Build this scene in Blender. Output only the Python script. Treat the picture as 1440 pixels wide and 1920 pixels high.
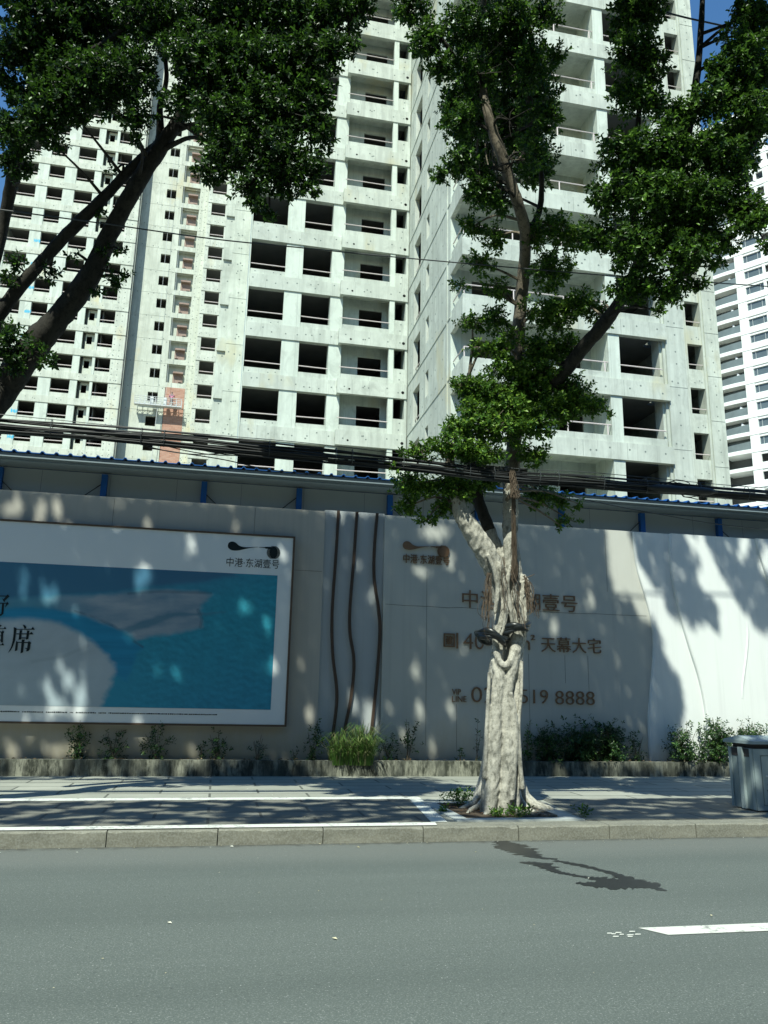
import bpy, bmesh, math, random
import numpy as np
from mathutils import Vector, Matrix
R = math.radians
random.seed(7)
rng = np.random.default_rng(7)
for o in list(bpy.data.objects):
    bpy.data.objects.remove(o)
SC = bpy.context.scene
COL = SC.collection

# ------------------------------------------------------------------ camera
PITCH, ROLL, YAW, CAM_Z = R(13.29), R(1.179), R(11.527), 1.4
FPX = 1465.0                                   # focal length in pixels of the 1440 x 1920 photograph
_f = Vector((math.sin(YAW) * math.cos(PITCH), math.cos(YAW) * math.cos(PITCH), math.sin(PITCH)))
_r0 = Vector((math.cos(YAW), -math.sin(YAW), 0))
_u0 = _r0.cross(_f)
_r = _r0 * math.cos(ROLL) + _u0 * math.sin(ROLL)
_u = -_r0 * math.sin(ROLL) + _u0 * math.cos(ROLL)
cam = bpy.data.cameras.new("camera")
cam.sensor_fit = 'VERTICAL'
cam.sensor_height = 36.0
cam.lens = FPX / 1920 * 36.0
cam.clip_end = 2000
cam.clip_start = 0.05
camo = bpy.data.objects.new("camera", cam)
COL.objects.link(camo)
camo.matrix_world = Matrix(((_r.x, _u.x, -_f.x, 0), (_r.y, _u.y, -_f.y, 0), (_r.z, _u.z, -_f.z, CAM_Z), (0, 0, 0, 1)))
SC.camera = camo

# ------------------------------------------------------------------ light
SUN_L = Vector((.33, .64, -1.0)).normalized()   # the way the sunlight travels
SUN_EL = math.asin(-SUN_L.z)
SUN_AZ = math.atan2(-SUN_L.x, -SUN_L.y)
w = bpy.data.worlds.new("World")
SC.world = w
w.use_nodes = True
nt = w.node_tree
sky = nt.nodes.new("ShaderNodeTexSky")
sky.sky_type = 'NISHITA'
sky.sun_disc = False
sky.sun_elevation = SUN_EL
sky.sun_rotation = SUN_AZ
sky.air_density = 1.6
sky.dust_density = 0.0
sky.ozone_density = 7.0
bg = nt.nodes["Background"]
bg.inputs[1].default_value = 0.10
hs = nt.nodes.new('ShaderNodeHueSaturation')
hs.inputs['Saturation'].default_value = 1.15
nt.links.new(sky.outputs[0], hs.inputs['Color'])
nt.links.new(hs.outputs[0], bg.inputs[0])
sun = bpy.data.lights.new("sun", 'SUN')
sun.energy = 5.0
sun.angle = R(0.53)
sun.color = (0.97, 1.0, 0.88)
suno = bpy.data.objects.new("sun", sun)
COL.objects.link(suno)
suno.rotation_euler = SUN_L.to_track_quat('-Z', 'Y').to_euler()
suno.location = (-10, -20, 40)
SC.view_settings.view_transform = 'Standard'
SC.view_settings.look = 'None'
SC.view_settings.exposure = 0.5
SC.view_settings.gamma = 1.0
SC.cycles.max_bounces = 6
SC.cycles.diffuse_bounces = 4
SC.cycles.transmission_bounces = 4
SC.cycles.transparent_max_bounces = 8
SC.cycles.use_denoising = True


def at(u, v, Y):
    """the place on the plane y = Y that the photograph shows at pixel (u, v)"""
    d = _r * ((u - 720) / FPX) - _u * ((v - 960) / FPX) + _f
    return Vector((0, 0, CAM_Z)) + d * (Y / d.y)


def gz(u, v, z):
    d = _r * ((u - 720) / FPX) - _u * ((v - 960) / FPX) + _f
    return Vector((0, 0, CAM_Z)) + d * ((z - CAM_Z) / d.z)


# ------------------------------------------------------------------ mesh helpers
class MB:
    def __init__(s):
        s.v, s.f, s.m = [], [], []

    def add(s, vs, fs, mi=0):
        n = len(s.v)
        s.v += [tuple(p) for p in vs]
        s.f += [tuple(i + n for i in f) for f in fs]
        s.m += [mi] * len(fs)
        return s

    def box(s, x0, x1, y0, y1, z0, z1, mi=0):
        v = [(x0, y0, z0), (x1, y0, z0), (x1, y1, z0), (x0, y1, z0), (x0, y0, z1), (x1, y0, z1), (x1, y1, z1), (x0, y1, z1)]
        return s.add(v, [(3, 2, 1, 0), (4, 5, 6, 7), (0, 1, 5, 4), (1, 2, 6, 5), (2, 3, 7, 6), (3, 0, 4, 7)], mi)

    def prism(s, pts, y0, y1, mi=0):
        """outline (x, z) given counter-clockwise seen from -y, front at y0, back at y1"""
        n = len(pts)
        v = [(p[0], y0, p[1]) for p in pts] + [(p[0], y1, p[1]) for p in pts]
        f = [tuple(range(n)), tuple(range(2 * n - 1, n - 1, -1))]
        f += [((i + 1) % n, i, n + i, n + (i + 1) % n) for i in range(n)]
        return s.add(v, f, mi)

    def flat(s, pts, z, th=0.0, mi=0):
        n = len(pts)
        s.add([(p[0], p[1], z) for p in pts], [tuple(range(n))], mi)
        return s

    def disc(s, x, y, z, r, axis='y', n=8, mi=0):
        v = []
        for i in range(n):
            a = 2 * math.pi * i / n
            c, q = r * math.cos(a), r * math.sin(a)
            v.append((x + c, y, z + q) if axis == 'y' else (x, y - c, z + q))
        return s.add(v, [tuple(range(n))], mi)

    def tube(s, path, rad, n=8, mi=0, cap=True, wob=0.0):
        path = [Vector(p) for p in path]
        k = len(path)
        if not hasattr(rad, '__len__'):
            rad = [rad] * k
        vs, fs = [], []
        t0 = (path[1] - path[0]).normalized()
        nx = t0.orthogonal().normalized()
        for i in range(k):
            t = (path[min(i + 1, k - 1)] - path[max(i - 1, 0)]).normalized()
            nx = (nx - t * nx.dot(t)).normalized()
            ny = t.cross(nx)
            for j in range(n):
                a = 2 * math.pi * j / n
                r = rad[i] * (1 + (random.uniform(-wob, wob) if wob else 0))
                vs.append(path[i] + nx * (r * math.cos(a)) + ny * (r * math.sin(a)))
        for i in range(k - 1):
            for j in range(n):
                a, b = i * n + j, i * n + (j + 1) % n
                fs.append((a, b, b + n, a + n))
        if cap:
            fs.append(tuple(range(n - 1, -1, -1)))
            fs.append(tuple(range((k - 1) * n, k * n)))
        return s.add(vs, fs, mi)

    def build(s, name, mats, parent=None, smooth=False, loc=None):
        me = bpy.data.meshes.new(name)
        me.from_pydata(s.v, [], s.f)
        if not isinstance(mats, (list, tuple)):
            mats = [mats]
        for m in mats:
            me.materials.append(m)
        if len(mats) > 1:
            me.polygons.foreach_set('material_index', s.m)
        if smooth:
            me.polygons.foreach_set('use_smooth', [True] * len(s.f))
        me.update()
        return link(name, me, parent, loc)


def link(name, me, parent=None, loc=None):
    o = bpy.data.objects.new(name, me)
    COL.objects.link(o)
    if parent is not None:
        o.parent = parent
    if loc is not None:
        o.location = loc
    return o


def tag(o, label=None, cat=None, group=None, kind=None):
    if label:
        o['label'] = label
    if cat:
        o['category'] = cat
    if group:
        o['group'] = group
    if kind:
        o['kind'] = kind
    return o


def thing(name, label, cat, loc=(0, 0, 0), rotz=0.0, group=None):
    o = bpy.data.objects.new(name, None)
    COL.objects.link(o)
    o.location = loc
    o.rotation_euler = (0, 0, rotz)
    o.empty_display_size = .2
    return tag(o, label, cat, group)


def struct(name, mb, mat, smooth=False):
    return tag(mb.build(name, mat, None, smooth), kind='structure')


def np_mesh(name, verts, faces, mats, parent=None, smooth=False):
    """verts (N,3); faces (M,k) array of equal-sized polygons"""
    me = bpy.data.meshes.new(name)
    n, k = faces.shape
    me.vertices.add(len(verts))
    me.vertices.foreach_set('co', np.ascontiguousarray(verts, dtype=np.float32).ravel())
    me.loops.add(n * k)
    me.loops.foreach_set('vertex_index', np.ascontiguousarray(faces, dtype=np.int32).ravel())
    me.polygons.add(n)
    me.polygons.foreach_set('loop_start', np.arange(0, n * k, k, dtype=np.int32))
    me.polygons.foreach_set('loop_total', np.full(n, k, dtype=np.int32))
    if smooth:
        me.polygons.foreach_set('use_smooth', np.ones(n, dtype=bool))
    for m in (mats if isinstance(mats, (list, tuple)) else [mats]):
        me.materials.append(m)
    me.update()
    me.validate()
    return link(name, me, parent)


def curve(pts, n=6):
    """Catmull-Rom through points (any tuple length)"""
    P = [np.array(p, float) for p in pts]
    P = [2 * P[0] - P[1]] + P + [2 * P[-1] - P[-2]]
    out = []
    for i in range(1, len(P) - 2):
        for j in range(n):
            t = j / n
            a, b, c, d = P[i - 1], P[i], P[i + 1], P[i + 2]
            out.append(.5 * ((2 * b) + (c - a) * t + (2 * a - 5 * b + 4 * c - d) * t * t + (3 * b - a - 3 * c + d) * t ** 3))
    out.append(P[-2])
    return out


def text_mesh(s, size, depth=0.0, offset=0.0):
    cu = bpy.data.curves.new('lettering', 'FONT')
    cu.body = s
    cu.size = size
    cu.extrude = depth
    cu.offset = offset
    cu.resolution_u = 3
    o = bpy.data.objects.new('lettering', cu)
    COL.objects.link(o)
    dg = bpy.context.evaluated_depsgraph_get()
    me = bpy.data.meshes.new_from_object(o.evaluated_get(dg))
    bpy.data.objects.remove(o)
    return me


def lettering(name, s, x0, x1, z0, z1, y, mat, parent, depth=0.0, offset=0.0):
    """upright lettering facing -y whose ink fills x0..x1 by z0..z1"""
    me = text_mesh(s, 1.0, 0.5 if depth else 0.0, offset)
    co = np.empty(len(me.vertices) * 3)
    me.vertices.foreach_get('co', co)
    co = co.reshape(-1, 3)
    lo, hi = co.min(0), co.max(0)
    out = np.empty_like(co)
    out[:, 0] = x0 + (co[:, 0] - lo[0]) / (hi[0] - lo[0]) * (x1 - x0)
    out[:, 2] = z0 + (co[:, 1] - lo[1]) / (hi[1] - lo[1]) * (z1 - z0)
    out[:, 1] = y - (co[:, 2] + .5) * depth if depth else y
    me.vertices.foreach_set('co', out.ravel())
    me.materials.clear()
    me.materials.append(mat)
    me.name = name
    me.update()
    return link(name, me, parent)


# ------------------------------------------------------------------ materials
class Mat:
    def __init__(s, name):
        s.m = bpy.data.materials.new(name)
        s.m.use_nodes = True
        s.t = s.m.node_tree
        s.p = s.t.nodes['Principled BSDF']
        s.out = s.t.nodes['Material Output']

    def n(s, kind, **kw):
        nd = s.t.nodes.new('ShaderNode' + kind)
        for k, v in kw.items():
            if k.startswith('i_'):
                nd.inputs[k[2:].replace('_', ' ')].default_value = v
            else:
                setattr(nd, k, v)
        return nd

    def l(s, a, b):
        s.t.links.new(a, b)

    def val(s, x, sock):
        if hasattr(x, 'links'):
            s.l(x, sock)
        else:
            sock.default_value = x

    def math(s, op, a, b=0.0, c=0.0, clamp=False):
        nd = s.n('Math', operation=op, use_clamp=clamp)
        for x, i in ((a, 0), (b, 1), (c, 2)):
            s.val(x, nd.inputs[i])
        return nd.outputs[0]

    def pos(s):
        return s.n('NewGeometry').outputs['Position']

    def noise(s, vec, scale, detail=4, rough=.55, stretch=None, dist=0.0):
        if stretch:
            mp = s.n('Mapping')
            mp.inputs['Scale'].default_value = stretch
            s.l(vec, mp.inputs[0])
            vec = mp.outputs[0]
        nd = s.n('TexNoise')
        nd.inputs['Scale'].default_value = scale
        nd.inputs['Detail'].default_value = detail
        nd.inputs['Roughness'].default_value = rough
        nd.inputs['Distortion'].default_value = dist
        s.l(vec, nd.inputs['Vector'])
        return nd.outputs['Fac']

    def step(s, x, a, b):
        nd = s.n('MapRange')
        nd.clamp = True
        s.val(x, nd.inputs[0])
        nd.inputs[1].default_value = a
        nd.inputs[2].default_value = b
        return nd.outputs[0]

    def mix(s, f, a, b, mode='MIX'):
        nd = s.n('Mix', data_type='RGBA', blend_type=mode)
        s.val(f, nd.inputs[0])
        for x, i in ((a, 6), (b, 7)):
            if isinstance(x, tuple):
                nd.inputs[i].default_value = x + (1,) if len(x) == 3 else x
            else:
                s.l(x, nd.inputs[i])
        return nd.outputs[2]

    def bump(s, h, strength=.3, dist=.02):
        nd = s.n('Bump')
        nd.inputs['Strength'].default_value = strength
        nd.inputs['Distance'].default_value = dist
        s.l(h, nd.inputs['Height'])
        s.l(nd.outputs[0], s.p.inputs['Normal'])

    def base(s, c, rough=.7, spec=.3, metal=0.0):
        if isinstance(c, tuple):
            s.p.inputs['Base Color'].default_value = c + (1,)
        else:
            s.l(c, s.p.inputs['Base Color'])
        s.val(rough, s.p.inputs['Roughness'])
        s.p.inputs['Specular IOR Level'].default_value = spec
        s.p.inputs['Metallic'].default_value = metal
        return s


def plain(name, c, rough=.6, spec=.3, metal=0.0, var=.12, scale=4.0):
    a = Mat(name)
    f = a.noise(a.pos(), scale, 5)
    lo = tuple(x * (1 - var) for x in c)
    hi = tuple(min(1, x * (1 + var)) for x in c)
    a.base(a.mix(f, lo, hi), rough, spec, metal)
    return a.m


def concrete(name, c1, c2, ochre, amount=.62, panel=.95, rough=.85):
    a = Mat(name)
    p = a.pos()
    sx = a.n('SeparateXYZ')
    a.l(p, sx.inputs[0])
    u = a.math('ADD', sx.outputs[0], sx.outputs[1])
    streak = a.noise(p, 1.0, 6, .65, (2.2, 2.2, .16))
    wide = a.noise(p, .16, 4, .6)
    blot = a.noise(p, 1.4, 6, .7, (1, 1, .6), .8)
    mott = a.noise(p, .55, 7, .62)
    fine = a.noise(p, 5.0, 5, .7, (1, 1, .5))
    c = a.mix(a.step(mott, .35, .68), c1, c2)
    c = a.mix(a.math('MULTIPLY', a.step(streak, .46, .66), .55), c, tuple(x * .66 for x in c2))
    c = a.mix(a.math('MULTIPLY', a.step(blot, .50, .66), .5), c, tuple(x * .62 for x in c2))
    c = a.mix(a.math('MULTIPLY', a.step(wide, .42, .62), .3), c, c2)
    oc = a.noise(p, .33, 4, .6, (1, 1, .45))
    c = a.mix(a.math('MULTIPLY', a.step(oc, amount, amount + .1), .8), c, ochre)
    c = a.mix(a.math('MULTIPLY', a.step(fine, .35, .75), .25), c, tuple(x * .8 for x in c2))
    seam = a.math('FRACT', a.math('DIVIDE', u, panel))
    sm = a.math('MULTIPLY', a.math('LESS_THAN', seam, .025), .22)
    c = a.mix(sm, c, (.12, .13, .12))
    a.base(c, rough, .2)
    a.bump(fine, .15, .02)
    return a.m


M = {}
M['concrete'] = concrete('raw concrete', (.60, .65, .57), (.45, .49, .43), (.49, .47, .31), .60)
M['concrete2'] = concrete('raw concrete of the left tower', (.64, .68, .585), (.51, .55, .465), (.53, .50, .34), .60)
M['concrete_white'] = concrete('pale rendered concrete', (.63, .695, .61), (.54, .60, .525), (.5, .48, .36), .68)
M['concrete_shade'] = plain('raw concrete darkened for shade', (.19, .195, .18), .9, .1, 0, .25, 1.5)  # raw concrete darkened, the shade of unlit rooms put into the colour
M['hole'] = plain('grey plugged tie hole', (.19, .22, .20), .9, .1)
M['drain'] = plain('black drain hole', (.01, .01, .01), .9, .1)
M['rail'] = plain('dusty pink steel pipe', (.62, .55, .53), .5, .4)
M['tower_white'] = plain('white facade paint', (.80, .83, .79), .6, .3, 0, .04, .6)
M['glass_dark'] = plain('dark grey glass', (.10, .13, .14), .08, .6, 0, .2, .8)
M['film'] = plain('dusty glass balustrade', (.17, .21, .21), .25, .5, 0, .25, .9)
M['alu'] = plain('grey window frame', (.38, .42, .42), .4, .5)
M['rail_dark'] = plain('dark steel handrail', (.03, .05, .06), .4, .5)
M['blue_spray'] = plain('blue spray paint', (.05, .42, .62), .6, .3)
M['blue_metal'] = plain('blue painted steel', (.015, .095, .31), .65, .2, 0, .3, 3)
M['panel'] = plain('grey sandwich panel', (.30, .35, .36), .5, .4, 0, .06, 1)
M['black'] = plain('black rubber cable', (.018, .02, .02), .5, .4)
M['black2'] = plain('weathered grey cable', (.06, .068, .07), .5, .4)
M['steel'] = plain('galvanised steel', (.55, .58, .57), .4, .5)
M['bronze'] = plain('bronze lettering', (.21, .125, .07), .5, .4, .2, .2, 9)
M['bronze_dark'] = plain('dark bronze strip', (.075, .05, .035), .5, .4, .2, .2, 6)
M['ink'] = plain('black print', (.008, .016, .018), .5, .3)
M['white_line'] = None


def brick_mat(name, c1, c2, mortar, sx, sy, plane='xz'):
    a = Mat(name)
    p = a.pos()
    s = a.n('SeparateXYZ')
    a.l(p, s.inputs[0])
    cb = a.n('CombineXYZ')
    a.l(s.outputs[0], cb.inputs[0])
    a.l(s.outputs[2 if plane == 'xz' else 1], cb.inputs[1])
    b = a.n('TexBrick')
    b.offset = .5
    b.inputs['Scale'].default_value = 1.0
    b.inputs['Brick Width'].default_value = sx
    b.inputs['Row Height'].default_value = sy
    b.inputs['Mortar Size'].default_value = .016 if plane == 'xy' else .02
    b.inputs['Mortar Smooth'].default_value = .1
    b.inputs['Bias'].default_value = 0
    b.inputs['Color1'].default_value = c1 + (1,)
    b.inputs['Color2'].default_value = c2 + (1,)
    b.inputs['Mortar'].default_value = mortar + (1,)
    a.l(cb.outputs[0], b.inputs['Vector'])
    f = a.noise(p, 2.2, 6, .65)
    g = a.noise(p, 30, 3, .6)
    c = a.mix(a.math('MULTIPLY', a.step(f, .35, .7), .45), b.outputs['Color'], tuple(x * .6 for x in c2))
    c = a.mix(a.math('MULTIPLY', g, .3), c, tuple(min(1, x * 1.3) for x in c1))
    a.base(c, .75, .3)
    a.bump(b.outputs['Fac'], -.4, .01)
    return a.m


M['brick'] = brick_mat('red brick infill', (.36, .17, .11), (.50, .30, .22), (.42, .33, .27), .5, .17)
M['brick_dull'] = brick_mat('dull brick infill', (.27, .175, .14), (.34, .24, .195), (.32, .29, .26), .5, .17)  # duller, darker brick for the niche panels
M['paver'] = brick_mat('grey stone paving', (.335, .345, .29), (.235, .245, .205), (.035, .04, .035), 1.25, .42, 'xy')
M['paver_dark'] = brick_mat('dark slate bay paving', (.20, .20, .165), (.14, .142, .12), (.045, .047, .04), 1.1, .40, 'xy')


def asphalt():
    a = Mat('worn grey asphalt')
    p = a.pos()
    big = a.noise(p, .5, 5, .6, (.35, 1, 1))
    fine = a.noise(p, 90, 3, .7)
    grit = a.noise(p, 28, 4, .8)
    c = a.mix(a.step(big, .3, .7), (.082, .100, .091), (.100, .119, .108))
    c = a.mix(a.math('MULTIPLY', a.step(fine, .52, .66), .8), c, (.22, .24, .22))
    c = a.mix(a.math('MULTIPLY', a.step(grit, .60, .72), .8), c, (.24, .26, .25))
    c = a.mix(a.math('MULTIPLY', a.step(grit, .42, .30), .7), c, (.03, .037, .036))
    lanes = a.noise(p, 1.0, 4, .6, (.03, 1.1, 1))
    c = a.mix(a.math('MULTIPLY', a.step(lanes, .40, .62), .35), c, (.065, .080, .073))
    spk = a.noise(p, 55, 2, .9)
    c = a.mix(a.math('MULTIPLY', a.step(spk, .66, .72), .9), c, (.42, .44, .41))
    # dusty, lighter strip and grit along the kerb
    s = a.n('SeparateXYZ')
    a.l(p, s.inputs[0])
    wig = a.math('ADD', s.outputs[1], a.math('MULTIPLY', a.noise(p, 1.5, 4), .5))
    c = a.mix(a.math('MULTIPLY', a.step(wig, 7.2, 7.9), .45), c, (.14, .145, .13))
    c = a.mix(a.math('MULTIPLY', a.step(a.math('ADD', s.outputs[1], a.math('MULTIPLY', a.noise(p, 9, 5), .28)), 8.08, 8.2), .8), c, (.045, .045, .038))
    a.base(c, .8, .3)
    a.bump(fine, .35, .004)
    return a.m


M['asphalt'] = asphalt()


def wet():
    a = Mat('wet asphalt')
    p = a.pos()
    fine = a.noise(p, 90, 3, .7)
    a.base(a.mix(a.step(fine, .4, .75), (.014, .016, .016), (.04, .043, .042)), .35, .35)
    return a.m


M['wet'] = wet()


def worn_paint(name, c, under, amount=.5):
    a = Mat(name)
    p = a.pos()
    f = a.noise(p, 16, 6, .75)
    g = a.noise(p, 3, 4, .6)
    k = a.math('ADD', a.math('MULTIPLY', f, .7), a.math('MULTIPLY', g, .4))
    a.base(a.mix(a.step(k, amount, amount + .08), c, under), .6, .3)
    return a.m


M['white_line'] = worn_paint('worn white road paint', (.60, .62, .56), (.23, .24, .22), .58)


def kerbstone():
    a = Mat('weathered granite kerb')
    p = a.pos()
    f = a.noise(p, 5, 6, .7, (.6, 1, 2))
    g = a.noise(p, 60, 3, .6)
    s = a.n('SeparateXYZ')
    a.l(p, s.inputs[0])
    c = a.mix(a.step(f, .3, .7), (.20, .198, .155), (.115, .115, .09))
    c = a.mix(a.math('MULTIPLY', a.step(g, .4, .7), .4), c, (.33, .34, .30))
    a.base(c, .8, .3)
    a.bump(g, .3, .004)
    return a.m


M['kerb'] = kerbstone()


def planter():
    a = Mat('mossy stained planter edge')
    p = a.pos()
    f = a.noise(p, 2.6, 6, .75, (2.6, 1, .8))
    g = a.noise(p, 3.2, 5, .7, (1.2, 1, .5))
    s = a.n('SeparateXYZ')
    a.l(p, s.inputs[0])
    seam = a.math('LESS_THAN', a.math('FRACT', a.math('DIVIDE', s.outputs[0], .115)), .09)
    c = a.mix(a.step(f, .42, .56), (.032, .036, .026), (.25, .255, .20))
    c = a.mix(a.math('MULTIPLY', a.step(g, .45, .6), .8), c, (.07, .075, .06))
    c = a.mix(a.math('MULTIPLY', seam, .4), c, (.03, .034, .028))
    a.base(c, .85, .2)
    a.bump(f, .3, .01)
    return a.m


M['planter'] = planter()


def painted_wall(name, c1, c2, dirt, zdirt=(.9, .3)):
    a = Mat(name)
    p = a.pos()
    s = a.n('SeparateXYZ')
    a.l(p, s.inputs[0])
    f = a.noise(p, 1.0, 6, .6, (1, 1, .5))
    st = a.noise(p, 1.0, 6, .7, (5, 1, .12))
    c = a.mix(a.step(f, .3, .7), c1, c2)
    c = a.mix(a.math('MULTIPLY', a.step(st, .52, .75), .35), c, tuple(x * .7 for x in c2))
    h = a.math('ADD', s.outputs[2], a.math('MULTIPLY', a.math('SUBTRACT', a.noise(p, 2.2, 5, .7, (1.5, 1, .6)), .5), 1.3))
    c = a.mix(a.math('MULTIPLY', a.step(h, zdirt[0], zdirt[1]), .75), c, dirt)
    a.base(c, .7, .25)
    a.bump(a.noise(p, 60, 3, .6), .08, .004)
    return a.m


M['wall_beige'] = painted_wall('beige rendered wall', (.44, .42, .36), (.40, .385, .33), (.40, .36, .24))
M['wall_grey'] = painted_wall('grey painted wall strip', (.40, .43, .43), (.37, .40, .40), (.30, .30, .25), (.7, .2))
M['wall_cream'] = painted_wall('cream painted wall', (.50, .51, .46), (.46, .47, .42), (.40, .37, .27), (1.1, .2))
M['wall_white'] = painted_wall('white painted wall', (.70, .74, .71), (.66, .69, .67), (.5, .5, .44), (.55, .2))


def bark(name, c1, c2, dark, big=3.0):
    a = Mat(name)
    p = a.pos()
    f = a.noise(p, 14, 6, .72, (1, 1, .55))
    g = a.noise(p, big, 5, .6, (1, 1, .5))
    rings = a.noise(p, 9, 5, .65, (.35, .35, 3.2))
    blot = a.noise(p, 42, 4, .75)
    c = a.mix(a.step(g, .35, .65), c1, c2)
    c = a.mix(a.math('MULTIPLY', a.step(f, .48, .64), .8), c, dark)
    c = a.mix(a.math('MULTIPLY', a.step(blot, .52, .66), .6), c, dark)
    c = a.mix(a.math('MULTIPLY', a.step(rings, .58, .68), .22), c, dark)
    a.base(c, .85, .2)
    h = a.math('ADD', a.math('MULTIPLY', rings, .22), a.math('ADD', f, a.math('MULTIPLY', blot, .4)))
    a.bump(h, .8, .013)
    return a.m


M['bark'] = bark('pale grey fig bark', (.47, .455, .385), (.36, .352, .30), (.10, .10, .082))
M['bark_shade'] = bark('bark darkened for crown shade', (.045, .042, .033), (.030, .029, .024), (.012, .012, .010))  # bark of shaded limbs, the crown's shade put into its colour
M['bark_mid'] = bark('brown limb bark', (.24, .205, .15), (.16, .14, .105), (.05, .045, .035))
M['root'] = plain('brown hairy aerial roots', (.105, .082, .06), .9, .1, 0, .35, 30)
M['soil'] = plain('dark soil', (.07, .055, .04), .95, .1, 0, .4, 14)
M['iron'] = plain('cast iron grate', (.10, .105, .095), .6, .4, 0, .3, 12)
M['stone_frame'] = plain('pale stone frame', (.36, .39, .37), .75, .3, 0, .14, 5)
M['cab'] = plain('grey blue cabinet paint', (.20, .255, .255), .45, .4, 0, .1, 3)
M['cab2'] = plain('pale grey blue cabinet door', (.28, .345, .345), .45, .4, 0, .08, 3)
M['cab_dark'] = plain('dark cabinet vent', (.05, .045, .045), .6, .3)


def leaf(name, dark, mid, pale, pale_amt=.9, trans=.25, rough=.33):
    a = Mat(name)
    g = a.n('NewGeometry')
    ri = g.outputs['Random Per Island']
    c = a.mix(a.step(ri, 0, .7), dark, mid)
    c = a.mix(a.step(ri, pale_amt - .04, pale_amt + .04), c, pale)
    a.base(c, rough, .22)
    tr = a.n('BsdfTranslucent')
    a.l(a.mix(.5, c, pale), tr.inputs[0])
    ms = a.n('MixShader')
    ms.inputs[0].default_value = trans
    a.l(a.p.outputs[0], ms.inputs[1])
    a.l(tr.outputs[0], ms.inputs[2])
    a.l(ms.outputs[0], a.out.inputs[0])
    return a.m


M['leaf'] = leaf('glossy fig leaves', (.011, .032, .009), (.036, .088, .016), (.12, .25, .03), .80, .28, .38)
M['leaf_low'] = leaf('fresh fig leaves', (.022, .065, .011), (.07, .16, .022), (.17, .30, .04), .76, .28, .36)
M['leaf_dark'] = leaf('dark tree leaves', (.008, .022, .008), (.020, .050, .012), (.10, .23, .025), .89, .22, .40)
M['leaf_shrub'] = leaf('shrub leaves', (.012, .036, .012), (.035, .085, .022), (.10, .18, .045), .85, .2)
M['grass'] = leaf('long grass blades', (.05, .13, .02), (.12, .24, .05), (.36, .36, .17), .84, .3, .5)
M['dry'] = leaf('fallen leaves', (.30, .26, .10), (.55, .52, .36), (.75, .76, .66), .7, .1, .6)
# ------------------------------------------------------------------ ground, road, pavement
PZ = .135
struct('ground', MB().flat([(-700, -300), (700, -300), (700, 700), (-700, 700)], -.06), plain('bare earth', (.22, .21, .17), .9, .1))
struct('road', MB().flat([(-90, -14), (90, -14), (90, 8.06), (-90, 8.06)], 0), M['asphalt'])
mb = MB()
mb.box(-60, 60, 8.34, 13.12, -.05, PZ)
struct('pavement', mb, M['paver'])


def kerb_stone(m, x0, x1, y0, y1, z1):
    n = 14
    top, fro, bk, low = [], [], [], []
    for i in range(n + 1):
        x = x0 + (x1 - x0) * i / n
        ch = .010 + max(0, random.gauss(0, .006)) + (.012 if random.random() < .06 else 0)
        low.append((x, y0, -.05))
        fro.append((x, y0 + random.uniform(0, .002), z1 - ch))
        top.append((x, y0 + ch, z1))
        bk.append((x, y1, z1))
    k = n + 1
    rows = low + fro + top + bk
    m.add(rows, [(r * k + i, r * k + i + 1, (r + 1) * k + i + 1, (r + 1) * k + i) for r in range(3) for i in range(n)])
    m.add([low[0], fro[0], top[0], bk[0], (x0, y1, -.05)], [(0, 1, 2, 3, 4)])
    m.add([low[-1], fro[-1], top[-1], bk[-1], (x1, y1, -.05)], [(0, 1, 2, 3, 4)])


mb = MB()
for i in range(-20, 24):
    x = i * 1.005 + .10
    d = random.uniform(-.004, .004)
    kerb_stone(mb, x + .005, x + 1.0, 8.055 + d, 8.338, PZ + .004 + d * .5)
struct('kerb', mb, M['kerb'])
struct('kerb_bed', MB().box(-60, 60, 8.075, 8.33, -.05, .11), plain('mortar bed', (.10, .10, .09), .9))
# parking bay on the pavement: dark pavers, white lines
struct('bay_paving', MB().flat([(-14, 8.345), (2.27, 8.345), (2.47, 10.20), (-14, 10.20)], PZ + .004), M['paver_dark'])
mb = MB()
mb.flat([(-14, 8.12), (2.27, 8.12), (2.30, 8.30), (-14, 8.30)], PZ + .013)
mb.flat([(-14, 10.2), (2.48, 10.2), (2.66, 10.43), (-14, 10.43)], PZ + .008)
mb.flat([(2.27, 8.345), (2.445, 8.345), (2.665, 10.43), (2.485, 10.2)], PZ + .008)
struct('parking_bay_marking', mb, M['white_line'])
struct('dark_paving', MB().flat([(4.02, 8.36), (13, 8.36), (13, 10.15), (4.25, 10.15)], PZ + .004), M['paver_dark'])  # sheet in the darker bay paving colour, right of the tree pit
# lane dash on the road, with a worn off end
mb = MB()
mb.flat([(2.83, 4.82), (5.6, 4.80), (5.6, 4.965), (2.72, 4.985)], .004)
for k in range(9):
    x, y = random.uniform(2.42, 2.68), random.uniform(4.82, 4.98)
    q = random.uniform(.012, .035)
    mb.flat([(x - q, y - .008), (x + q * .6, y - .01), (x + q, y + .006), (x - q * .3, y + .012)], .004)
struct('lane_marking', mb, M['white_line'])


def blob(outline, jag, n=5):
    """closed outline with ragged edges"""
    out = []
    k = len(outline)
    for i in range(k):
        a, b = Vector(outline[i]), Vector(outline[(i + 1) % k])
        for j in range(n):
            p = a.lerp(b, j / n)
            out.append((p.x + random.gauss(0, jag), p.y + random.gauss(0, jag * .6)))
    return out


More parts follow.
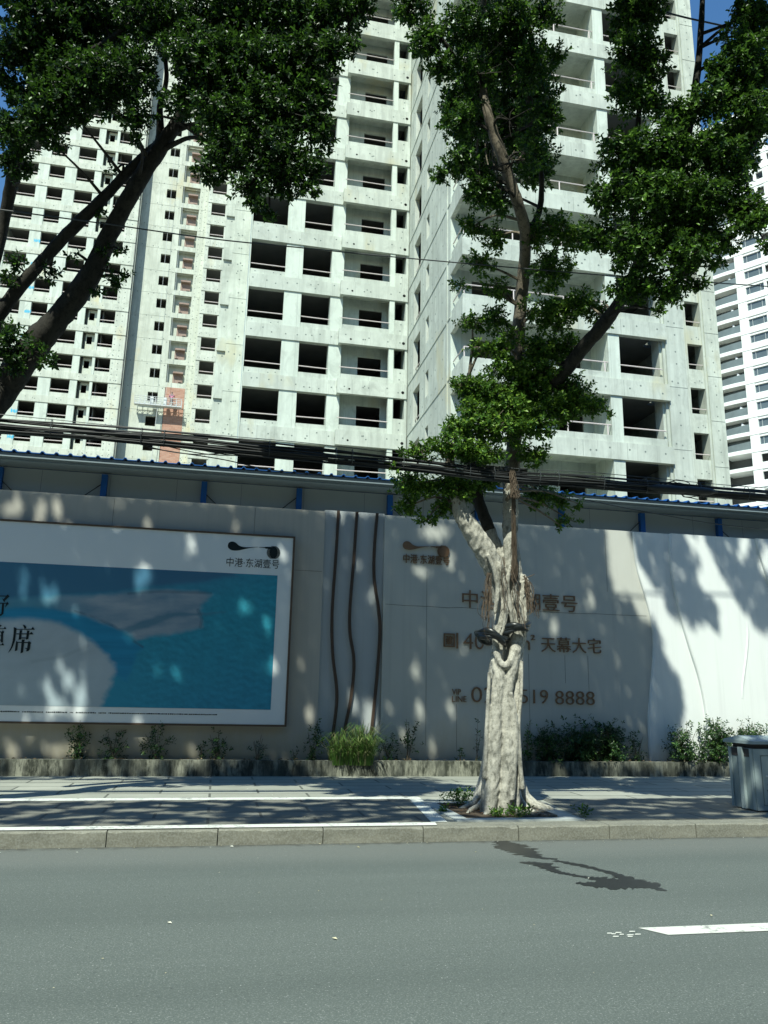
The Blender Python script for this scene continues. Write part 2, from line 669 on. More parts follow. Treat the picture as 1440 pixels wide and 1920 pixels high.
def ribbon(px, wid, z, jag=.02, n=14):
    """ragged strip along a ground line: (u, v, half width)"""
    pts = curve([tuple(gz(u, v, 0).xy) + (h,) for u, v, h in px], n)
    m = MB()
    L, Rr = [], []
    for i, p in enumerate(pts):
        q, r = pts[max(i - 1, 0)], pts[min(i + 1, len(pts) - 1)]
        t = Vector((r[0] - q[0], r[1] - q[1])).normalized()
        nrm = Vector((-t.y, t.x))
        a = p[2] * wid * random.uniform(.45, 1.5)
        b = p[2] * wid * random.uniform(.45, 1.5)
        L.append((p[0] + nrm.x * a, p[1] + nrm.y * a, z))
        Rr.append((p[0] - nrm.x * b, p[1] - nrm.y * b, z))
    k = len(L)
    m.add(L + Rr, [(k + i, k + i + 1, i + 1, i) for i in range(k - 1)])
    return m


mb = MB()
for line, zz in (([(935, 1577, .07), (962, 1588, .15), (985, 1599, .13), (1008, 1608, .05), (1045, 1611, .025)], .0020),
             ([(975, 1617, .03), (1018, 1622, .09), (1040, 1634, .045), (1080, 1642, .04), (1118, 1648, .07), (1160, 1655, .19), (1205, 1660, .12), (1250, 1671, .012)], .0024),
             ([(1040, 1614, .035), (1090, 1623, .045), (1130, 1633, .04), (1160, 1642, .06), (1195, 1655, .10), (1238, 1660, .05)], .0028),
             ([(1080, 1656, .03), (1130, 1660, .10), (1190, 1662, .07)], .0032)):
    r = ribbon(line, 1.0, zz)
    mb.add(r.v, r.f)
struct('wet_stain', mb, M['wet'])

# added house row, unseen behind the camera, put in to block low southern sky
mb = MB()
mb.box(-90, 90, -36, -22, 0, 24)
for i in range(-22, 23):
    for j in range(7):
        mb.box(i * 4 - 1.1, i * 4 + 1.1, -22.02, -21.98, 1.2 + j * 3.2, 2.9 + j * 3.2, 1)
struct('added_sky_blocker', mb, [plain('brown grey blocker fronts', (.20, .19, .17), .8), M['glass_dark']])

# planter strip in front of the wall
mb = MB()
mb.box(-30, 30, 13.10, 13.22, 0, .375)
struct('planter_kerb', mb, M['planter'])
struct('planter_soil', MB().flat([(-30, 13.22), (30, 13.22), (30, 13.6), (-30, 13.6)], .345), M['soil'])

# ------------------------------------------------------------------ boundary wall
WY = 13.45
wall = thing('boundary_wall', 'long painted street wall of beige, grey and white sections with wavy relief', 'wall', (1, WY, 0))
o0 = Vector((-1, -WY, 0))


def wpart(name, mbx, mat, smooth=False, label=None):
    o = mbx.build(name, mat, wall, smooth)
    o.location = o0
    if label:
        o['label'] = label
    return o


wpart('wall_section', MB().box(-16, 1.68, WY, WY + .22, 0, 4.585), M['wall_beige'], label='beige rendered section behind the large poster')
wpart('wall_section', MB().box(1.68, 2.76, WY + .03, WY + .22, 0, 4.615), M['wall_grey'], label='narrow grey section with three wavy strips')
wpart('wall_section', MB().box(2.76, 8.3, WY + .004, WY + .22, 0, 4.59), M['wall_cream'], label='pale section with bronze lettering')
for pts in ([(1.915, 4.61), (1.90, 3.9), (1.865, 2.8), (1.90, 2.1), (1.99, 1.5), (1.985, 1.1), (1.93, .62), (1.92, .36)],
            [(2.25, 4.61), (2.22, 3.8), (2.175, 2.9), (2.19, 2.45), (2.265, 2.05), (2.27, 1.7), (2.22, 1.25), (2.15, .85), (2.11, .36)],
            [(2.62, 4.61), (2.585, 4.0), (2.59, 3.45), (2.68, 2.9), (2.715, 2.5), (2.69, 1.9), (2.655, 1.4), (2.60, .75), (2.59, .36)]):
    c = curve(pts, 8)
    L = [(p[0] - .024, p[1]) for p in c]
    Rr = [(p[0] + .024, p[1]) for p in c]
    m = MB()
    for i in range(len(c) - 1):
        m.prism([L[i + 1], L[i], Rr[i], Rr[i + 1]], WY - .02, WY + .032)
    wpart('wavy_strip', m, M['bronze_dark'])
# white relief panels, each stepping towards the street with a wavy left edge
END = 26
c1 = curve([(7.62, 4.575), (7.63, 4.2), (7.68, 3.8), (7.80, 3.35), (7.89, 2.95), (7.92, 2.55), (7.88, 2.1), (7.80, 1.6), (7.73, 1.1), (7.70, .3)], 7)
c2 = curve([(8.37, 4.575), (8.345, 4.1), (8.37, 3.6), (8.47, 3.0), (8.62, 2.4), (8.76, 1.9), (8.84, 1.45), (8.87, 1.0), (8.86, .3)], 7)
c3 = curve([(10.19, 4.575), (10.24, 4.3), (10.34, 3.9), (10.45, 3.5), (10.60, 3.05), (10.75, 2.5), (10.82, 1.9), (10.8, 1.1), (10.7, .3)], 7)
c4 = curve([(9.86, 2.95), (9.85, 2.7), (9.80, 2.4), (9.72, 2.05), (9.65, 1.75), (9.62, 1.5)], 6)


def relief(c, y0, y1):
    m = MB()
    for i in range(len(c) - 1):
        a, b = c[i], c[i + 1]
        # rounded nose along the wavy edge
        prof = [(0, y1), (.004, y0 + .022), (.014, y0 + .008), (.03, y0)]
        for (d0, ya), (d1, yb) in zip(prof[:-1], prof[1:]):
            m.add([(a[0] + d0, ya, a[1]), (a[0] + d1, yb, a[1]), (b[0] + d1, yb, b[1]), (b[0] + d0, ya, b[1])], [(3, 2, 1, 0)])
        m.add([(a[0] + .03, y0, a[1]), (END, y0, a[1]), (END, y0, b[1]), (b[0] + .03, y0, b[1])], [(3, 2, 1, 0)])
    t = c[0]
    m.add([(t[0], y1, t[1]), (t[0] + .03, y0, t[1]), (END, y0, t[1]), (END, y1 + .2, t[1]), (t[0], y1 + .2, t[1])], [(0, 1, 2, 3, 4)])
    return m


wpart('wave_relief', relief(c1, WY - .05, WY + .02), M['wall_white'])
wpart('wave_relief', relief(c2, WY - .115, WY - .045), M['wall_white'])
wpart('wave_relief', relief(c3, WY - .175, WY - .11), M['wall_white'])
m = MB()
for i in range(len(c4) - 1):
    a, b = c4[i], c4[i + 1]
    th = .016 * math.sin(math.pi * (i + .5) / len(c4)) + .002
    m.add([(a[0] - .012, WY - .1155, a[1]), (a[0] + .012, WY - .1155 - th, a[1]), (a[0] + .05, WY - .1155, a[1]), (b[0] - .012, WY - .1155, b[1]), (b[0] + .012, WY - .1155 - th, b[1]), (b[0] + .05, WY - .1155, b[1])], [(3, 4, 1, 0), (4, 5, 2, 1)])
wpart('wave_crease', m, M['wall_white'])
# cracks and board seams of the lettered section
m = MB()
px = 2.80
zz = 2.985
while px < 7.5:
    nx, nz = px + random.uniform(.25, .5), 2.975 + random.uniform(-.012, .012)
    m.prism([(px, zz - .004), (nx, nz - .004), (nx, nz + .003), (px, zz + .003)], WY + .0015, WY + .006)
    px, zz = nx, nz
for x, z0, z1 in ((5.0, 1.6, 2.2), (5.45, .7, 2.2), (6.15, 1.7, 2.2), (4.1, .5, 1.3), (6.6, 1.5, 2.2), (3.55, .6, 3.6), (7.05, 3.4, 4.5)):
    m.box(x, x + .005, WY + .002, WY + .006, z0, z1)
for x in (-1.9, -4.3, .45):
    m.box(x, x + .006, WY - .002, WY + .004, 4.06, 4.56)
m.box(1.18, 1.66, WY - .002, WY + .004, 3.50, 3.506)
wpart('board_seam', m, plain('dark seam', (.12, .125, .115), .9))

# lettering and emblem
TXT = '中港·东湖壹号'


def emblem(x0, zc, s, y0, y1):
    """a drop drawn out to a thread that meets a striped round drop; s = metres per drawing unit"""
    m = MB()
    P = lambda p: (x0 + (p[0] - 245) * s, zc - (p[1] - 275) * s)
    top = [(245, 215), (255, 180), (285, 155), (330, 150), (375, 168), (420, 205), (470, 225), (520, 230), (600, 228), (735, 216)]
    bot = [(245, 215), (254, 255), (290, 285), (340, 297), (390, 297), (450, 285), (520, 264), (600, 243), (700, 223), (735, 219)]
    tc, bc = curve(top, 4), curve(bot, 4)
    for i in range(len(tc) - 1):
        quad = [P(bc[i]), P(bc[i + 1]), P(tc[i + 1]), P(tc[i])]
        m.prism(quad, y0, y1)
    m.prism([P((752, 221)), P((862, 226)), P((862, 210)), P((752, 217))], y0, y1)
    m.prism([P((860, 236)), P((960, 236)), P((960, 202)), P((860, 206))], y0, y1)
    n = 15
    for i in range(n):
        za = 188 + i * 215 / n
        zb = za + 9.5
        zm = (za + zb) / 2
        h = math.sqrt(max(0, 1 - ((zm - 295) / 112) ** 2)) * 112
        m.prism([P((1000 - h, zb)), P((1000 + h, zb)), P((1000 + h, za)), P((1000 - h, za))], y0, y1)
    k = 20
    m.prism([P((1000 + 66 * math.cos(-2 * math.pi * i / k), 295 + 104 * math.sin(-2 * math.pi * i / k))) for i in range(k)][::-1][::-1], y0 + .0006, y1)
    return m


def wletter(name, s, x0, x1, z0, z1, depth=.03, offset=0.0):
    o = lettering(name, s, x0, x1, z0, z1, WY + .002, M['bronze'], wall, depth, offset)
    o.location = o0
    return o


e = emblem(3.10, 4.00, .86 / 860, WY - .03, WY + .001)
wpart('emblem', e, M['bronze'])
wletter('name_lettering', TXT, 3.11, 3.97, 3.735, 3.90, .02, .0)
wletter('name_lettering', TXT, 4.21, 6.43, 2.985, 3.30, .022, -.004)
wletter('area_lettering', '140-', 4.10, 4.74, 2.25, 2.53, .025, -.012)
wletter('area_lettering', 'm', 5.20, 5.48, 2.27, 2.44, .025, -.012)
wletter('area_lettering', '²', 5.50, 5.58, 2.45, 2.545, .025)
wletter('area_lettering', '天幕大宅', 5.70, 6.87, 2.245, 2.52, .022, -.006)
m = MB()
for (a, b, c, d) in ((3.865, 4.07, 2.49, 2.512), (3.865, 4.07, 2.275, 2.297), (3.865, 3.887, 2.297, 2.49), (4.048, 4.07, 2.297, 2.49)):
    m.box(a, b, WY - .025, WY + .002, c, d)
wpart('seal_frame', m, M['bronze'])
wletter('seal_lettering', '建', 3.90, 4.035, 2.315, 2.472, .025, .01)
wletter('hotline_lettering', 'VIP', 4.02, 4.18, 1.455, 1.555, .016, -.005)
wletter('hotline_lettering', 'LINE', 4.02, 4.28, 1.335, 1.435, .016, -.005)
wletter('phone_lettering', '02', 4.37, 4.80, 1.335, 1.60, .025, -.012)
wletter('phone_lettering', '519', 5.28, 5.80, 1.335, 1.575, .025, -.012)
wletter('phone_lettering', '8888', 5.94, 6.70, 1.325, 1.565, .022, -.012)

# ------------------------------------------------------------------ poster board on the wall
BX0, BX1, BZ0, BZ1, BY = -9.2, 1.125, .915, 4.04, 13.34
board = thing('billboard', 'large white framed poster of blue lake water and sandbars on beige wall', 'billboard', (-4, BY, BZ0))
ob = Vector((4, -BY, -BZ0))


def bpart(name, mbx, mat):
    o = mbx.build(name, mat, board)
    o.location = ob
    return o


mb = MB()
mb.box(BX0, BX1, BY, WY, BZ0, BZ1)
bpart('board', mb, plain('white poster sheet', (.72, .76, .75), .45, .4, 0, .03, .8))
mb = MB()
mb.box(BX0, BX1 + .035, BY - .012, WY, BZ1, BZ1 + .03)
mb.box(BX0, BX1 + .035, BY - .012, WY, BZ0 - .03, BZ0)
mb.box(BX1, BX1 + .035, BY - .012, WY, BZ0, BZ1)
bpart('frame', mb, plain('rusty brown edge trim', (.11, .075, .05), .7, .3, 0, .3, 6))


# the printed picture: a fine grid of coloured points, lake water round sandbars
def seg_sd(poly, x, y):
    """signed distance (px) to a closed polygon, positive inside"""
    d = np.full(x.shape, 1e9)
    ins = np.zeros(x.shape, bool)
    n = len(poly)
    for i in range(n):
        (x0, y0), (x1, y1) = poly[i], poly[(i + 1) % n]
        ex, ey = x1 - x0, y1 - y0
        t = np.clip(((x - x0) * ex + (y - y0) * ey) / (ex * ex + ey * ey + 1e-9), 0, 1)
        d = np.minimum(d, np.hypot(x - x0 - t * ex, y - y0 - t * ey))
        ins ^= ((y0 > y) != (y1 > y)) & (x < ex * (y - y0) / (ey + 1e-12) + x0)
    return np.where(ins, d, -d)


def fbm(x, y, seed, octs=5):
    r = np.random.default_rng(seed)
    out, amp = np.zeros(x.shape), 1.0
    f = 1.0
    for _ in range(octs):
        for _ in range(3):
            a = r.uniform(0, 6.28)
            out += amp / 3 * np.sin((x * np.cos(a) + y * np.sin(a)) * f + r.uniform(0, 6.28) + 1.3 * np.sin((x * np.sin(a) - y * np.cos(a)) * f * .7 + r.uniform(0, 6.28)))
        amp *= .55
        f *= 2.1
    return out


LX0, LX1, LZ0, LZ1 = BX0 + .25, .888, 1.152, 3.375
gx_ = np.concatenate([np.linspace(LX0, -3.75, 60)[:-1], np.linspace(-3.75, LX1, 560)])
gz_ = np.linspace(LZ0, LZ1, 250)
GX, GZ = np.meshgrid(gx_, gz_, indexing='ij')
flat = np.stack([GX.ravel(), np.full(GX.size, BY - .003), GZ.ravel()], 1)
Mx = np.array([list(_r), list(_u), list(_f)])
dd_ = (flat - np.array([0, 0, CAM_Z])) @ Mx.T
PU, PV = 720 + FPX * dd_[:, 0] / dd_[:, 2], 960 - FPX * dd_[:, 1] / dd_[:, 2]
wu = PU + 5 * fbm(PU / 26, PV / 14, 1) + 2 * fbm(PU / 7, PV / 5, 2)
wv = PV + 2.2 * fbm(PU / 40, PV / 16, 3) + 1.0 * fbm(PU / 8, PV / 5, 4)
sm = lambda d, w_: np.clip(.5 + d / (2 * w_), 0, 1) ** 2 * (3 - 2 * np.clip(.5 + d / (2 * w_), 0, 1))
ripple = fbm(PU / 3.2, PV / 2.2, 5, 3) + .7 * fbm(PU / 9, PV / 5, 6, 3)
big = fbm(PU / 90, PV / 60, 7, 3)
mixc = lambda c, k, m_: c * (1 - m_[:, None]) + np.array(k) * m_[:, None]
colr = np.tile([[.030, .30, .40]], (len(PU), 1))
colr = mixc(colr, (.028, .25, .42), np.clip((PV - 1150) / 260 + .3 * big * .4, 0, 1) * .6)
colr *= (1 + .10 * ripple * np.clip((PU - 215) / 60, .15, 1))[:, None]
hazy = sm(seg_sd([(150, 1170), (330, 1150), (430, 1100), (560, 1060), (540, 1020), (-600, 1000), (-600, 1120)], wu, wv), 40)
colr = mixc(colr, (.060, .24, .36), hazy * .55)
deep = sm(seg_sd([(-800, 1000), (430, 1070), (440, 1082), (370, 1092), (250, 1104), (170, 1113), (60, 1121), (-800, 1126)], wu, wv), 7)
colr = mixc(colr, (.055, .165, .27), deep * (.85 + .1 * big.clip(-1, 1)))
bar = sm(seg_sd([(-800, 1126), (60, 1122), (170, 1117), (220, 1110), (300, 1106), (372, 1110), (398, 1116), (372, 1141), (379, 1176), (340, 1186), (290, 1192), (262, 1200), (236, 1185), (165, 1156), (100, 1144), (-800, 1140)], wu, wv), 6)
tone = np.clip(.5 + .35 * fbm(PU / 30, PV / 7, 8), 0, 1)
sand = np.array([[.36, .42, .46]]) * tone[:, None] + np.array([[.16, .27, .35]]) * (1 - tone)[:, None]
fade = np.clip((PU - 30) / 150, .25, 1) * np.clip((PU + 900) / 900, 0, 1)
colr = colr * (1 - (bar * fade)[:, None]) + sand * (bar * fade)[:, None]
pool = sm(seg_sd([(225, 1180), (262, 1163), (330, 1150), (420, 1146), (330, 1160), (280, 1174), (240, 1188)], wu, wv), 4)
colr = mixc(colr, (.07, .20, .28), pool * .75)
edge = np.exp(-(seg_sd([(240, 1112), (300, 1108), (396, 1111), (396, 1113), (300, 1110), (240, 1114)], PU, PV) / 1.6) ** 2)
colr = mixc(colr, (.05, .10, .14), edge * .4)
edge = np.exp(-(seg_sd([(372, 1142), (380, 1160), (376, 1178), (374, 1176), (377, 1160), (369, 1143)], PU, PV) / 1.5) ** 2)
colr = mixc(colr, (.05, .10, .14), edge * .4)
chan = sm(seg_sd([(-800, 1143), (60, 1141), (110, 1145), (165, 1157), (215, 1175), (250, 1200), (272, 1214), (258, 1226), (240, 1275), (205, 1262), (186, 1222), (150, 1186), (100, 1168), (-800, 1160)], wu, wv), 6)
colr = mixc(colr, (.020, .27, .46), chan * .9)
colr = mixc(colr, (.012, .17, .30), chan * np.clip(.5 + .6 * fbm(PU / 60, PV / 4, 9, 3), 0, 1) * .6)
low = sm(seg_sd([(-800, 1162), (60, 1163), (110, 1170), (150, 1187), (180, 1210), (205, 1238), (214, 1262), (202, 1290), (190, 1312), (180, 1345), (-800, 1345)], wu, wv), 9)
sand2 = np.array([[.42, .49, .52]]) * (1 + .10 * fbm(PU / 45, PV / 22, 10))[:, None]
shade_ = np.clip((PV - 1200) / 130, 0, 1) * .35
sand2 = mixc(sand2, (.30, .42, .47), shade_)
colr = colr * (1 - low[:, None]) + sand2 * low[:, None]
for q in ([(140, 1146), (175, 1157), (215, 1176), (245, 1200), (268, 1214), (268, 1212), (245, 1197), (215, 1173), (175, 1155), (140, 1145)],):
    edge = np.exp(-(seg_sd(q, PU, PV) / 1.5) ** 2)
    colr = mixc(colr, (.05, .10, .14), .6 * edge * np.clip(.5 + .6 * fbm(PU / 9, PV / 9, 11), 0, 1))
edge = np.exp(-(seg_sd([(60, 1240), (120, 1229), (165, 1209), (166, 1211), (121, 1231), (60, 1242)], PU, PV) / 2.5) ** 2)
colr = mixc(colr, (.30, .36, .38), edge * .4)
colr = np.clip(colr * .93, 0, 1)
nx_, nz_ = len(gx_), len(gz_)
ii, jj = np.meshgrid(np.arange(nx_ - 1), np.arange(nz_ - 1), indexing='ij')
q = (ii * nz_ + jj).ravel()
fc_ = np.stack([q, q + nz_, q + nz_ + 1, q + 1], 1)
pm = Mat('printed lake picture')
at_ = pm.n('VertexColor')
at_.layer_name = 'print'
pm.base(at_.outputs['Color'], .5, .35)
pic = np_mesh('lake_picture', flat, fc_, pm.m, board)
pic.location = ob
ca = pic.data.color_attributes.new('print', 'FLOAT_COLOR', 'POINT')
ca.data.foreach_set('color', np.concatenate([colr, np.ones((len(colr), 1))], 1).astype(np.float32).ravel())
emb = emblem(.022, 3.79, .885 / 860, BY - .0035, BY - .0005)
bpart('emblem', emb, M['ink'])
o = lettering('name_lettering', TXT, .018, .905, 3.49, 3.645, BY - .004, M['ink'], board, 0, .0)
o.location = ob
# large brush-serif characters: drawn as outlines in the pixels of an enlarged view
Zp = lambda x, y: (lambda q: (q.x, q.z))(at(x / 10.667, 1080 + y / 10.667, BY))
G = []
G.append([(458, 972), (500, 985), (530, 1020), (520, 1050), (490, 1058), (478, 1020)])
G.append([(278, 1022), (335, 1045), (332, 1062), (625, 1062), (660, 1015), (700, 1075), (335, 1075), (322, 1150), (305, 1290), (262, 1410), (215, 1490), (165, 1540), (170, 1525), (225, 1420), (255, 1300), (275, 1150)])
G.append([(330, 1150), (600, 1150), (632, 1115), (675, 1170), (330, 1168)])
G.append([(400, 1085), (455, 1090), (440, 1110), (425, 1270), (372, 1278)])
G.append([(545, 1090), (602, 1095), (590, 1110), (572, 1262), (520, 1275)])
G.append([(425, 1232), (525, 1232), (525, 1250), (425, 1250)])
G.append([(325, 1300), (368, 1325), (362, 1340), (350, 1490), (298, 1505)])
G.append([(365, 1322), (565, 1322), (582, 1300), (632, 1340), (612, 1360), (600, 1470), (570, 1505), (522, 1508), (535, 1470), (498, 1440), (545, 1445), (558, 1345), (365, 1340)])
G.append([(440, 1270), (505, 1275), (490, 1300), (465, 1530), (412, 1548)])
# right part of the next characters to the left, cut by the edge of the photograph
G.append([(-300, 385), (130, 395), (160, 368), (192, 412), (110, 485), (88, 530), (40, 445), (75, 465), (118, 412), (-300, 402)])
G.append([(-300, 535), (130, 538), (152, 515), (180, 560), (150, 580), (105, 635), (125, 555), (85, 556), (70, 760), (20, 800), (-60, 800), (-20, 765), (28, 760), (45, 556), (-300, 552)])
G.append([(-330, 590), (-290, 590), (-290, 800), (-330, 800)])
G.append([(-460, 385), (-420, 385), (-420, 800), (-460, 800)])
G.append([(-640, 385), (-460, 385), (-460, 402), (-640, 402)])
G.append([(-640, 560), (-460, 560), (-460, 578), (-640, 578)])
G.append([(-660, 782), (-440, 782), (-440, 802), (-660, 802)])
G.append([(-330, 1050), (80, 1050), (100, 1010), (135, 1062), (-330, 1066)])
G.append([(-40, 972), (20, 978), (42, 992), (-30, 1045), (-60, 1045)])
G.append([(-200, 965), (-140, 1000), (-150, 1040), (-180, 1030)])
G.append([(-130, 1066), (-70, 1066), (-110, 1110), (-150, 1110)])
G.append([(-250, 1100), (40, 1112), (60, 1088), (88, 1122), (66, 1150), (62, 1330), (20, 1330), (26, 1128), (-250, 1118)])
G.append([(-250, 1100), (-200, 1110), (-205, 1380), (-250, 1390)])
G.append([(-205, 1190), (24, 1190), (24, 1206), (-205, 1206)])
G.append([(-205, 1275), (24, 1275), (24, 1292), (-205, 1292)])
G.append([(-300, 1372), (30, 1372), (55, 1335), (92, 1388), (-300, 1388)])
for gl, nm in ((G[:9], 'headline_character'), (G[9:16], 'headline_character'), (G[16:], 'headline_character')):
    m = MB()
    for k, g in enumerate(gl):
        pts = [Zp(*q) for q in g]
        m.add([(p[0], BY - .0105 - .0002 * k, p[1]) for p in pts], [tuple(range(len(pts)))])
    bpart(nm, m, M['ink'])
m = MB()
x = -5.0
while x < .02:
    lw = random.uniform(.01, .035)
    m.box(x, x + lw, BY - .003, BY, 1.052, 1.066 + random.uniform(0, .005))
    x += lw + (random.uniform(.004, .010) if random.random() < .93 else .04)
bpart('small_print', m, M['ink'])

# ------------------------------------------------------------------ site hut with blue roof behind the wall
hut = thing('site_hut', 'long grey panel site hut with corrugated blue roof behind the street wall', 'hut', (1, 14.15, 0))
oh = Vector((-1, -14.15, 0))


def hpart(name, mbx, mat, smooth=False):
    o = mbx.build(name, mat, hut, smooth)
    o.location = oh
    return o


m = MB()
m.box(-22, 34, 14.15, 17.5, 0, 5.16)
hpart('wall_panel', m, M['panel'])
m = MB()
for i in range(-18, 28):
    m.box(i * 1.15 + .2, i * 1.15 + .206, 14.148, 14.152, 0, 5.15)
hpart('panel_joint', m, plain('dark panel joint', (.13, .15, .16), .7))
for i in range(-7, 12):
    x = -2.19 + i * 1.725 + (0.0 if i < 4 else .02 * (i - 3))
    hpart('post', MB().box(x - .05, x + .05, 14.05, 14.147, 3.5, 5.13), M['blue_metal'])
    b = MB()
    if i % 2 == 0:
        b.tube([(x - .02, 14.10, 4.98), (x - .33, 14.06, 4.70), (x - .62, 14.04, 4.42)], .009, 6)
    else:
        b.tube([(x + .02, 14.10, 4.92), (x + .30, 14.06, 4.66), (x + .55, 14.04, 4.40)], .009, 6)
    hpart('brace', b, M['black'])
# eaves: gutter board and corrugated sheet
m = MB()
m.box(-22, 34, 13.70, 13.72, 5.195, 5.30)
m.box(-22, 34, 13.66, 13.70, 5.22, 5.24)
m.box(-22, 34, 13.72, 14.146, 5.17, 5.19)
hpart('eaves_board', m, plain('dull grey eaves trim', (.20, .25, .27), .5, .4))
prof = []
x = -22.0
P0 = .2255
while x < 34:
    prof += [(x, 0), (x + .075, 0), (x + .098, .034), (x + .128, .034), (x + .150, 0)]
    x += P0
vs, fs = [], []
for px, pz in prof:
    vs += [(px, 13.64, 5.315 + pz), (px, 17.6, 5.72 + pz), (px, 13.64, 5.303 + pz), (px, 17.6, 5.70 + pz)]
for i in range(len(prof) - 1):
    a, b = i * 4, i * 4 + 4
    fs += [(a, b, b + 1, a + 1), (a + 2, a + 3, b + 3, b + 2), (a, a + 2, b + 2, b)]
m = MB().add(vs, fs)
hpart('roof', m, M['blue_metal'])
# ------------------------------------------------------------------ towers
def holes(m, xs, zs, y, r, mi=1):
    for x, z in zip(xs, zs):
        m.disc(x, y, z, r, 'y', 8, mi)


def pipe_x(x0, x1, y, z, r=.03, posts=()):
    m = MB()
    m.tube([(x0, y, z), (x1, y, z + random.uniform(-.02, .02))], r, 6)
    for px, pz in posts:
        m.tube([(px, y, pz), (px, y, z)], r, 6)
    return m


# --- main tower, with the wing that comes forward on the right
T = thing('concrete_tower', 'unfinished bare concrete apartment tower with open windows and a forward right wing', 'tower', (8, 40, 0))
oT = Vector((-8, -40, 0))


def tp(name, mb, mats, parent=None, smooth=False):
    o = mb.build(name, mats, parent or T, smooth)
    if parent is None:
        o.location = oT
    return o


B0 = 14.72
TOP = 57
XW = 9.45
CC = [M['concrete'], M['hole'], M['drain'], M['concrete_shade']]
m = MB()
m.box(.2, XW + .2, 40.72, 41.5, 0, 8.7)
m.box(XW, 20.27, 30.16, 31.0, 0, 8.7)
m.box(XW, XW + .25, 31.0, 40.72, 0, 8.7)
m.box(-1.35, .2, 44.05, 46, 0, 8.7)
m.box(20.27, 30.25, 41.4, 42, 0, 8.7)
tp('base_wall', m, M['concrete'])
# columns and piers, full height
m = MB()
m.box(2.26, 3.24, 40.685, 41.1, 8.7, TOP)
m.box(4.90, 5.63, 40.69, 41.42, 8.7, TOP)
m.box(.20, .262, 40.66, 44.02, 8.7, TOP)
tp('pier', m, M['concrete_white'])
tp('pier', MB().box(8.31, 8.60, 40.33, 40.62, 8.7, TOP), M['concrete_white'])
m = MB()
m.box(9.262, 9.375, 40.345, 41.4, 8.7, TOP)
m.box(9.375, 9.447, 40.47, 41.4, 8.7, TOP)
m.tube([(9.40, 40.40, 8.7), (9.40, 40.40, TOP)], .03, 8)
tp('corner_column', m, M['concrete'])
# strip of wall set back on the left, a beam end on every storey
m = MB()
m.box(-.83, .19, 44.0, 46, 8.7, TOP)
m.box(-1.35, -.83, 44.13, 46, 8.7, TOP)
m.box(-1.35, -1.2, 46, 52, 8.7, TOP)
for k in range(-2, 15):
    B = B0 + 3 * k
    m.box(-1.345, -.835, 44.004, 44.13, B + .44, B + 1.28)
    m.box(-.835, .185, 43.985, 44.0, B + .93, B + .99)
    for _ in range(5):
        m.disc(random.uniform(-.7, .08), 43.998, B + random.uniform(0, 2.9), .045, 'y', 8, 1)
    for zz in (.3, 1.3, 2.2):
        m.disc(-.30, 43.9815 if .9 < zz < 1 else 43.9965, B + zz, .05, 'y', 8, 1)
        m.disc(-1.0, 44.127, B + zz - .15, .05, 'y', 8, 1)
tp('wall_strip', m, CC)
# left face of the wing
m = MB()
m.box(XW, XW + .26, 39.1, 40.46, 8.7, TOP)
m.box(XW, XW + .26, 36.4, 37.6, 8.7, TOP)
m.box(XW, XW + .26, 31.86, 35.8, 8.7, TOP)
m.box(XW - .05, XW, 32.3, 32.42, 8.7, TOP)
for k in range(-2, 15):
    B = B0 + 3 * k
    m.box(XW + .003, XW + .255, 37.6, 39.1, B - .07, B + .93)
    m.box(XW + .003, XW + .255, 35.8, 36.4, B - .06, B + 1.58)
    m.box(XW - .03, XW + .002, 31.9, 40.3, B + .80, B + .86)
    for y in (33.2, 34.4, 35.2, 36.9, 39.6):
        for zz in (.25, 1.3, 2.3):
            m.disc(XW - .003, y + random.uniform(-.1, .1), B + zz, .05, 'x', 8, 1)
tp('wing_side_wall', m, CC)
# wing front columns
m = MB()
m.box(19.30, 20.27, 30.13, 31.0, 8.7, TOP)
m.box(19.18, 19.30, 30.24, 31.0, 8.7, TOP)
m.box(19.07, 19.18, 30.36, 31.0, 8.7, TOP)
for k in range(-2, 15):
    B = B0 + 3 * k
    m.box(19.31, 20.26, 30.118, 30.13, B + .74, B + .80)
    for zz in (.35, .95, 1.9, 2.5):
        m.disc(19.78 + random.uniform(-.03, .03), 30.127, B + zz, .045, 'y', 8, 1)
    if random.random() < .6:
        m.disc(19.5, 30.127, B + 1.0, .045, 'y', 8, 1)
tp('wing_column', m, CC)
m = MB()
m.box(16.37, 16.92, 30.09, 30.5, 8.7, TOP)
m.box(16.40, 16.62, 30.5, 31.86, 8.7, TOP)
tp('wing_column', m, M['concrete_white'])
tp('wing_column', MB().box(XW + .01, 9.98, 31.84, 32.2, 8.7, TOP), M['concrete_white'])
m = MB()
m.box(20.02, 20.265, 31.0, 41.4, 8.7, TOP)
m.box(20.265, 28.05, 41.41, 42, 8.7, TOP)
tp('wing_right_wall', m, M['concrete'])
# rear block seen past the wing
m = MB()
m.box(29.25, 30.25, 41.28, 42.2, 8.7, TOP)
m.box(29.10, 29.25, 41.36, 42.2, 8.7, TOP)
m.box(30.05, 30.24, 42.2, 50, 8.7, TOP)
for k in range(-2, 15):
    B = B0 + 3 * k
    m.box(29.26, 30.24, 41.262, 41.28, B + .93, B + 1.0)
    for zz in (.3, 1.25, 1.9, 2.7):
        m.disc(29.75 + random.uniform(-.03, .03), 41.277, B + zz, .05, 'y', 8, 1)
tp('rear_column', m, CC)
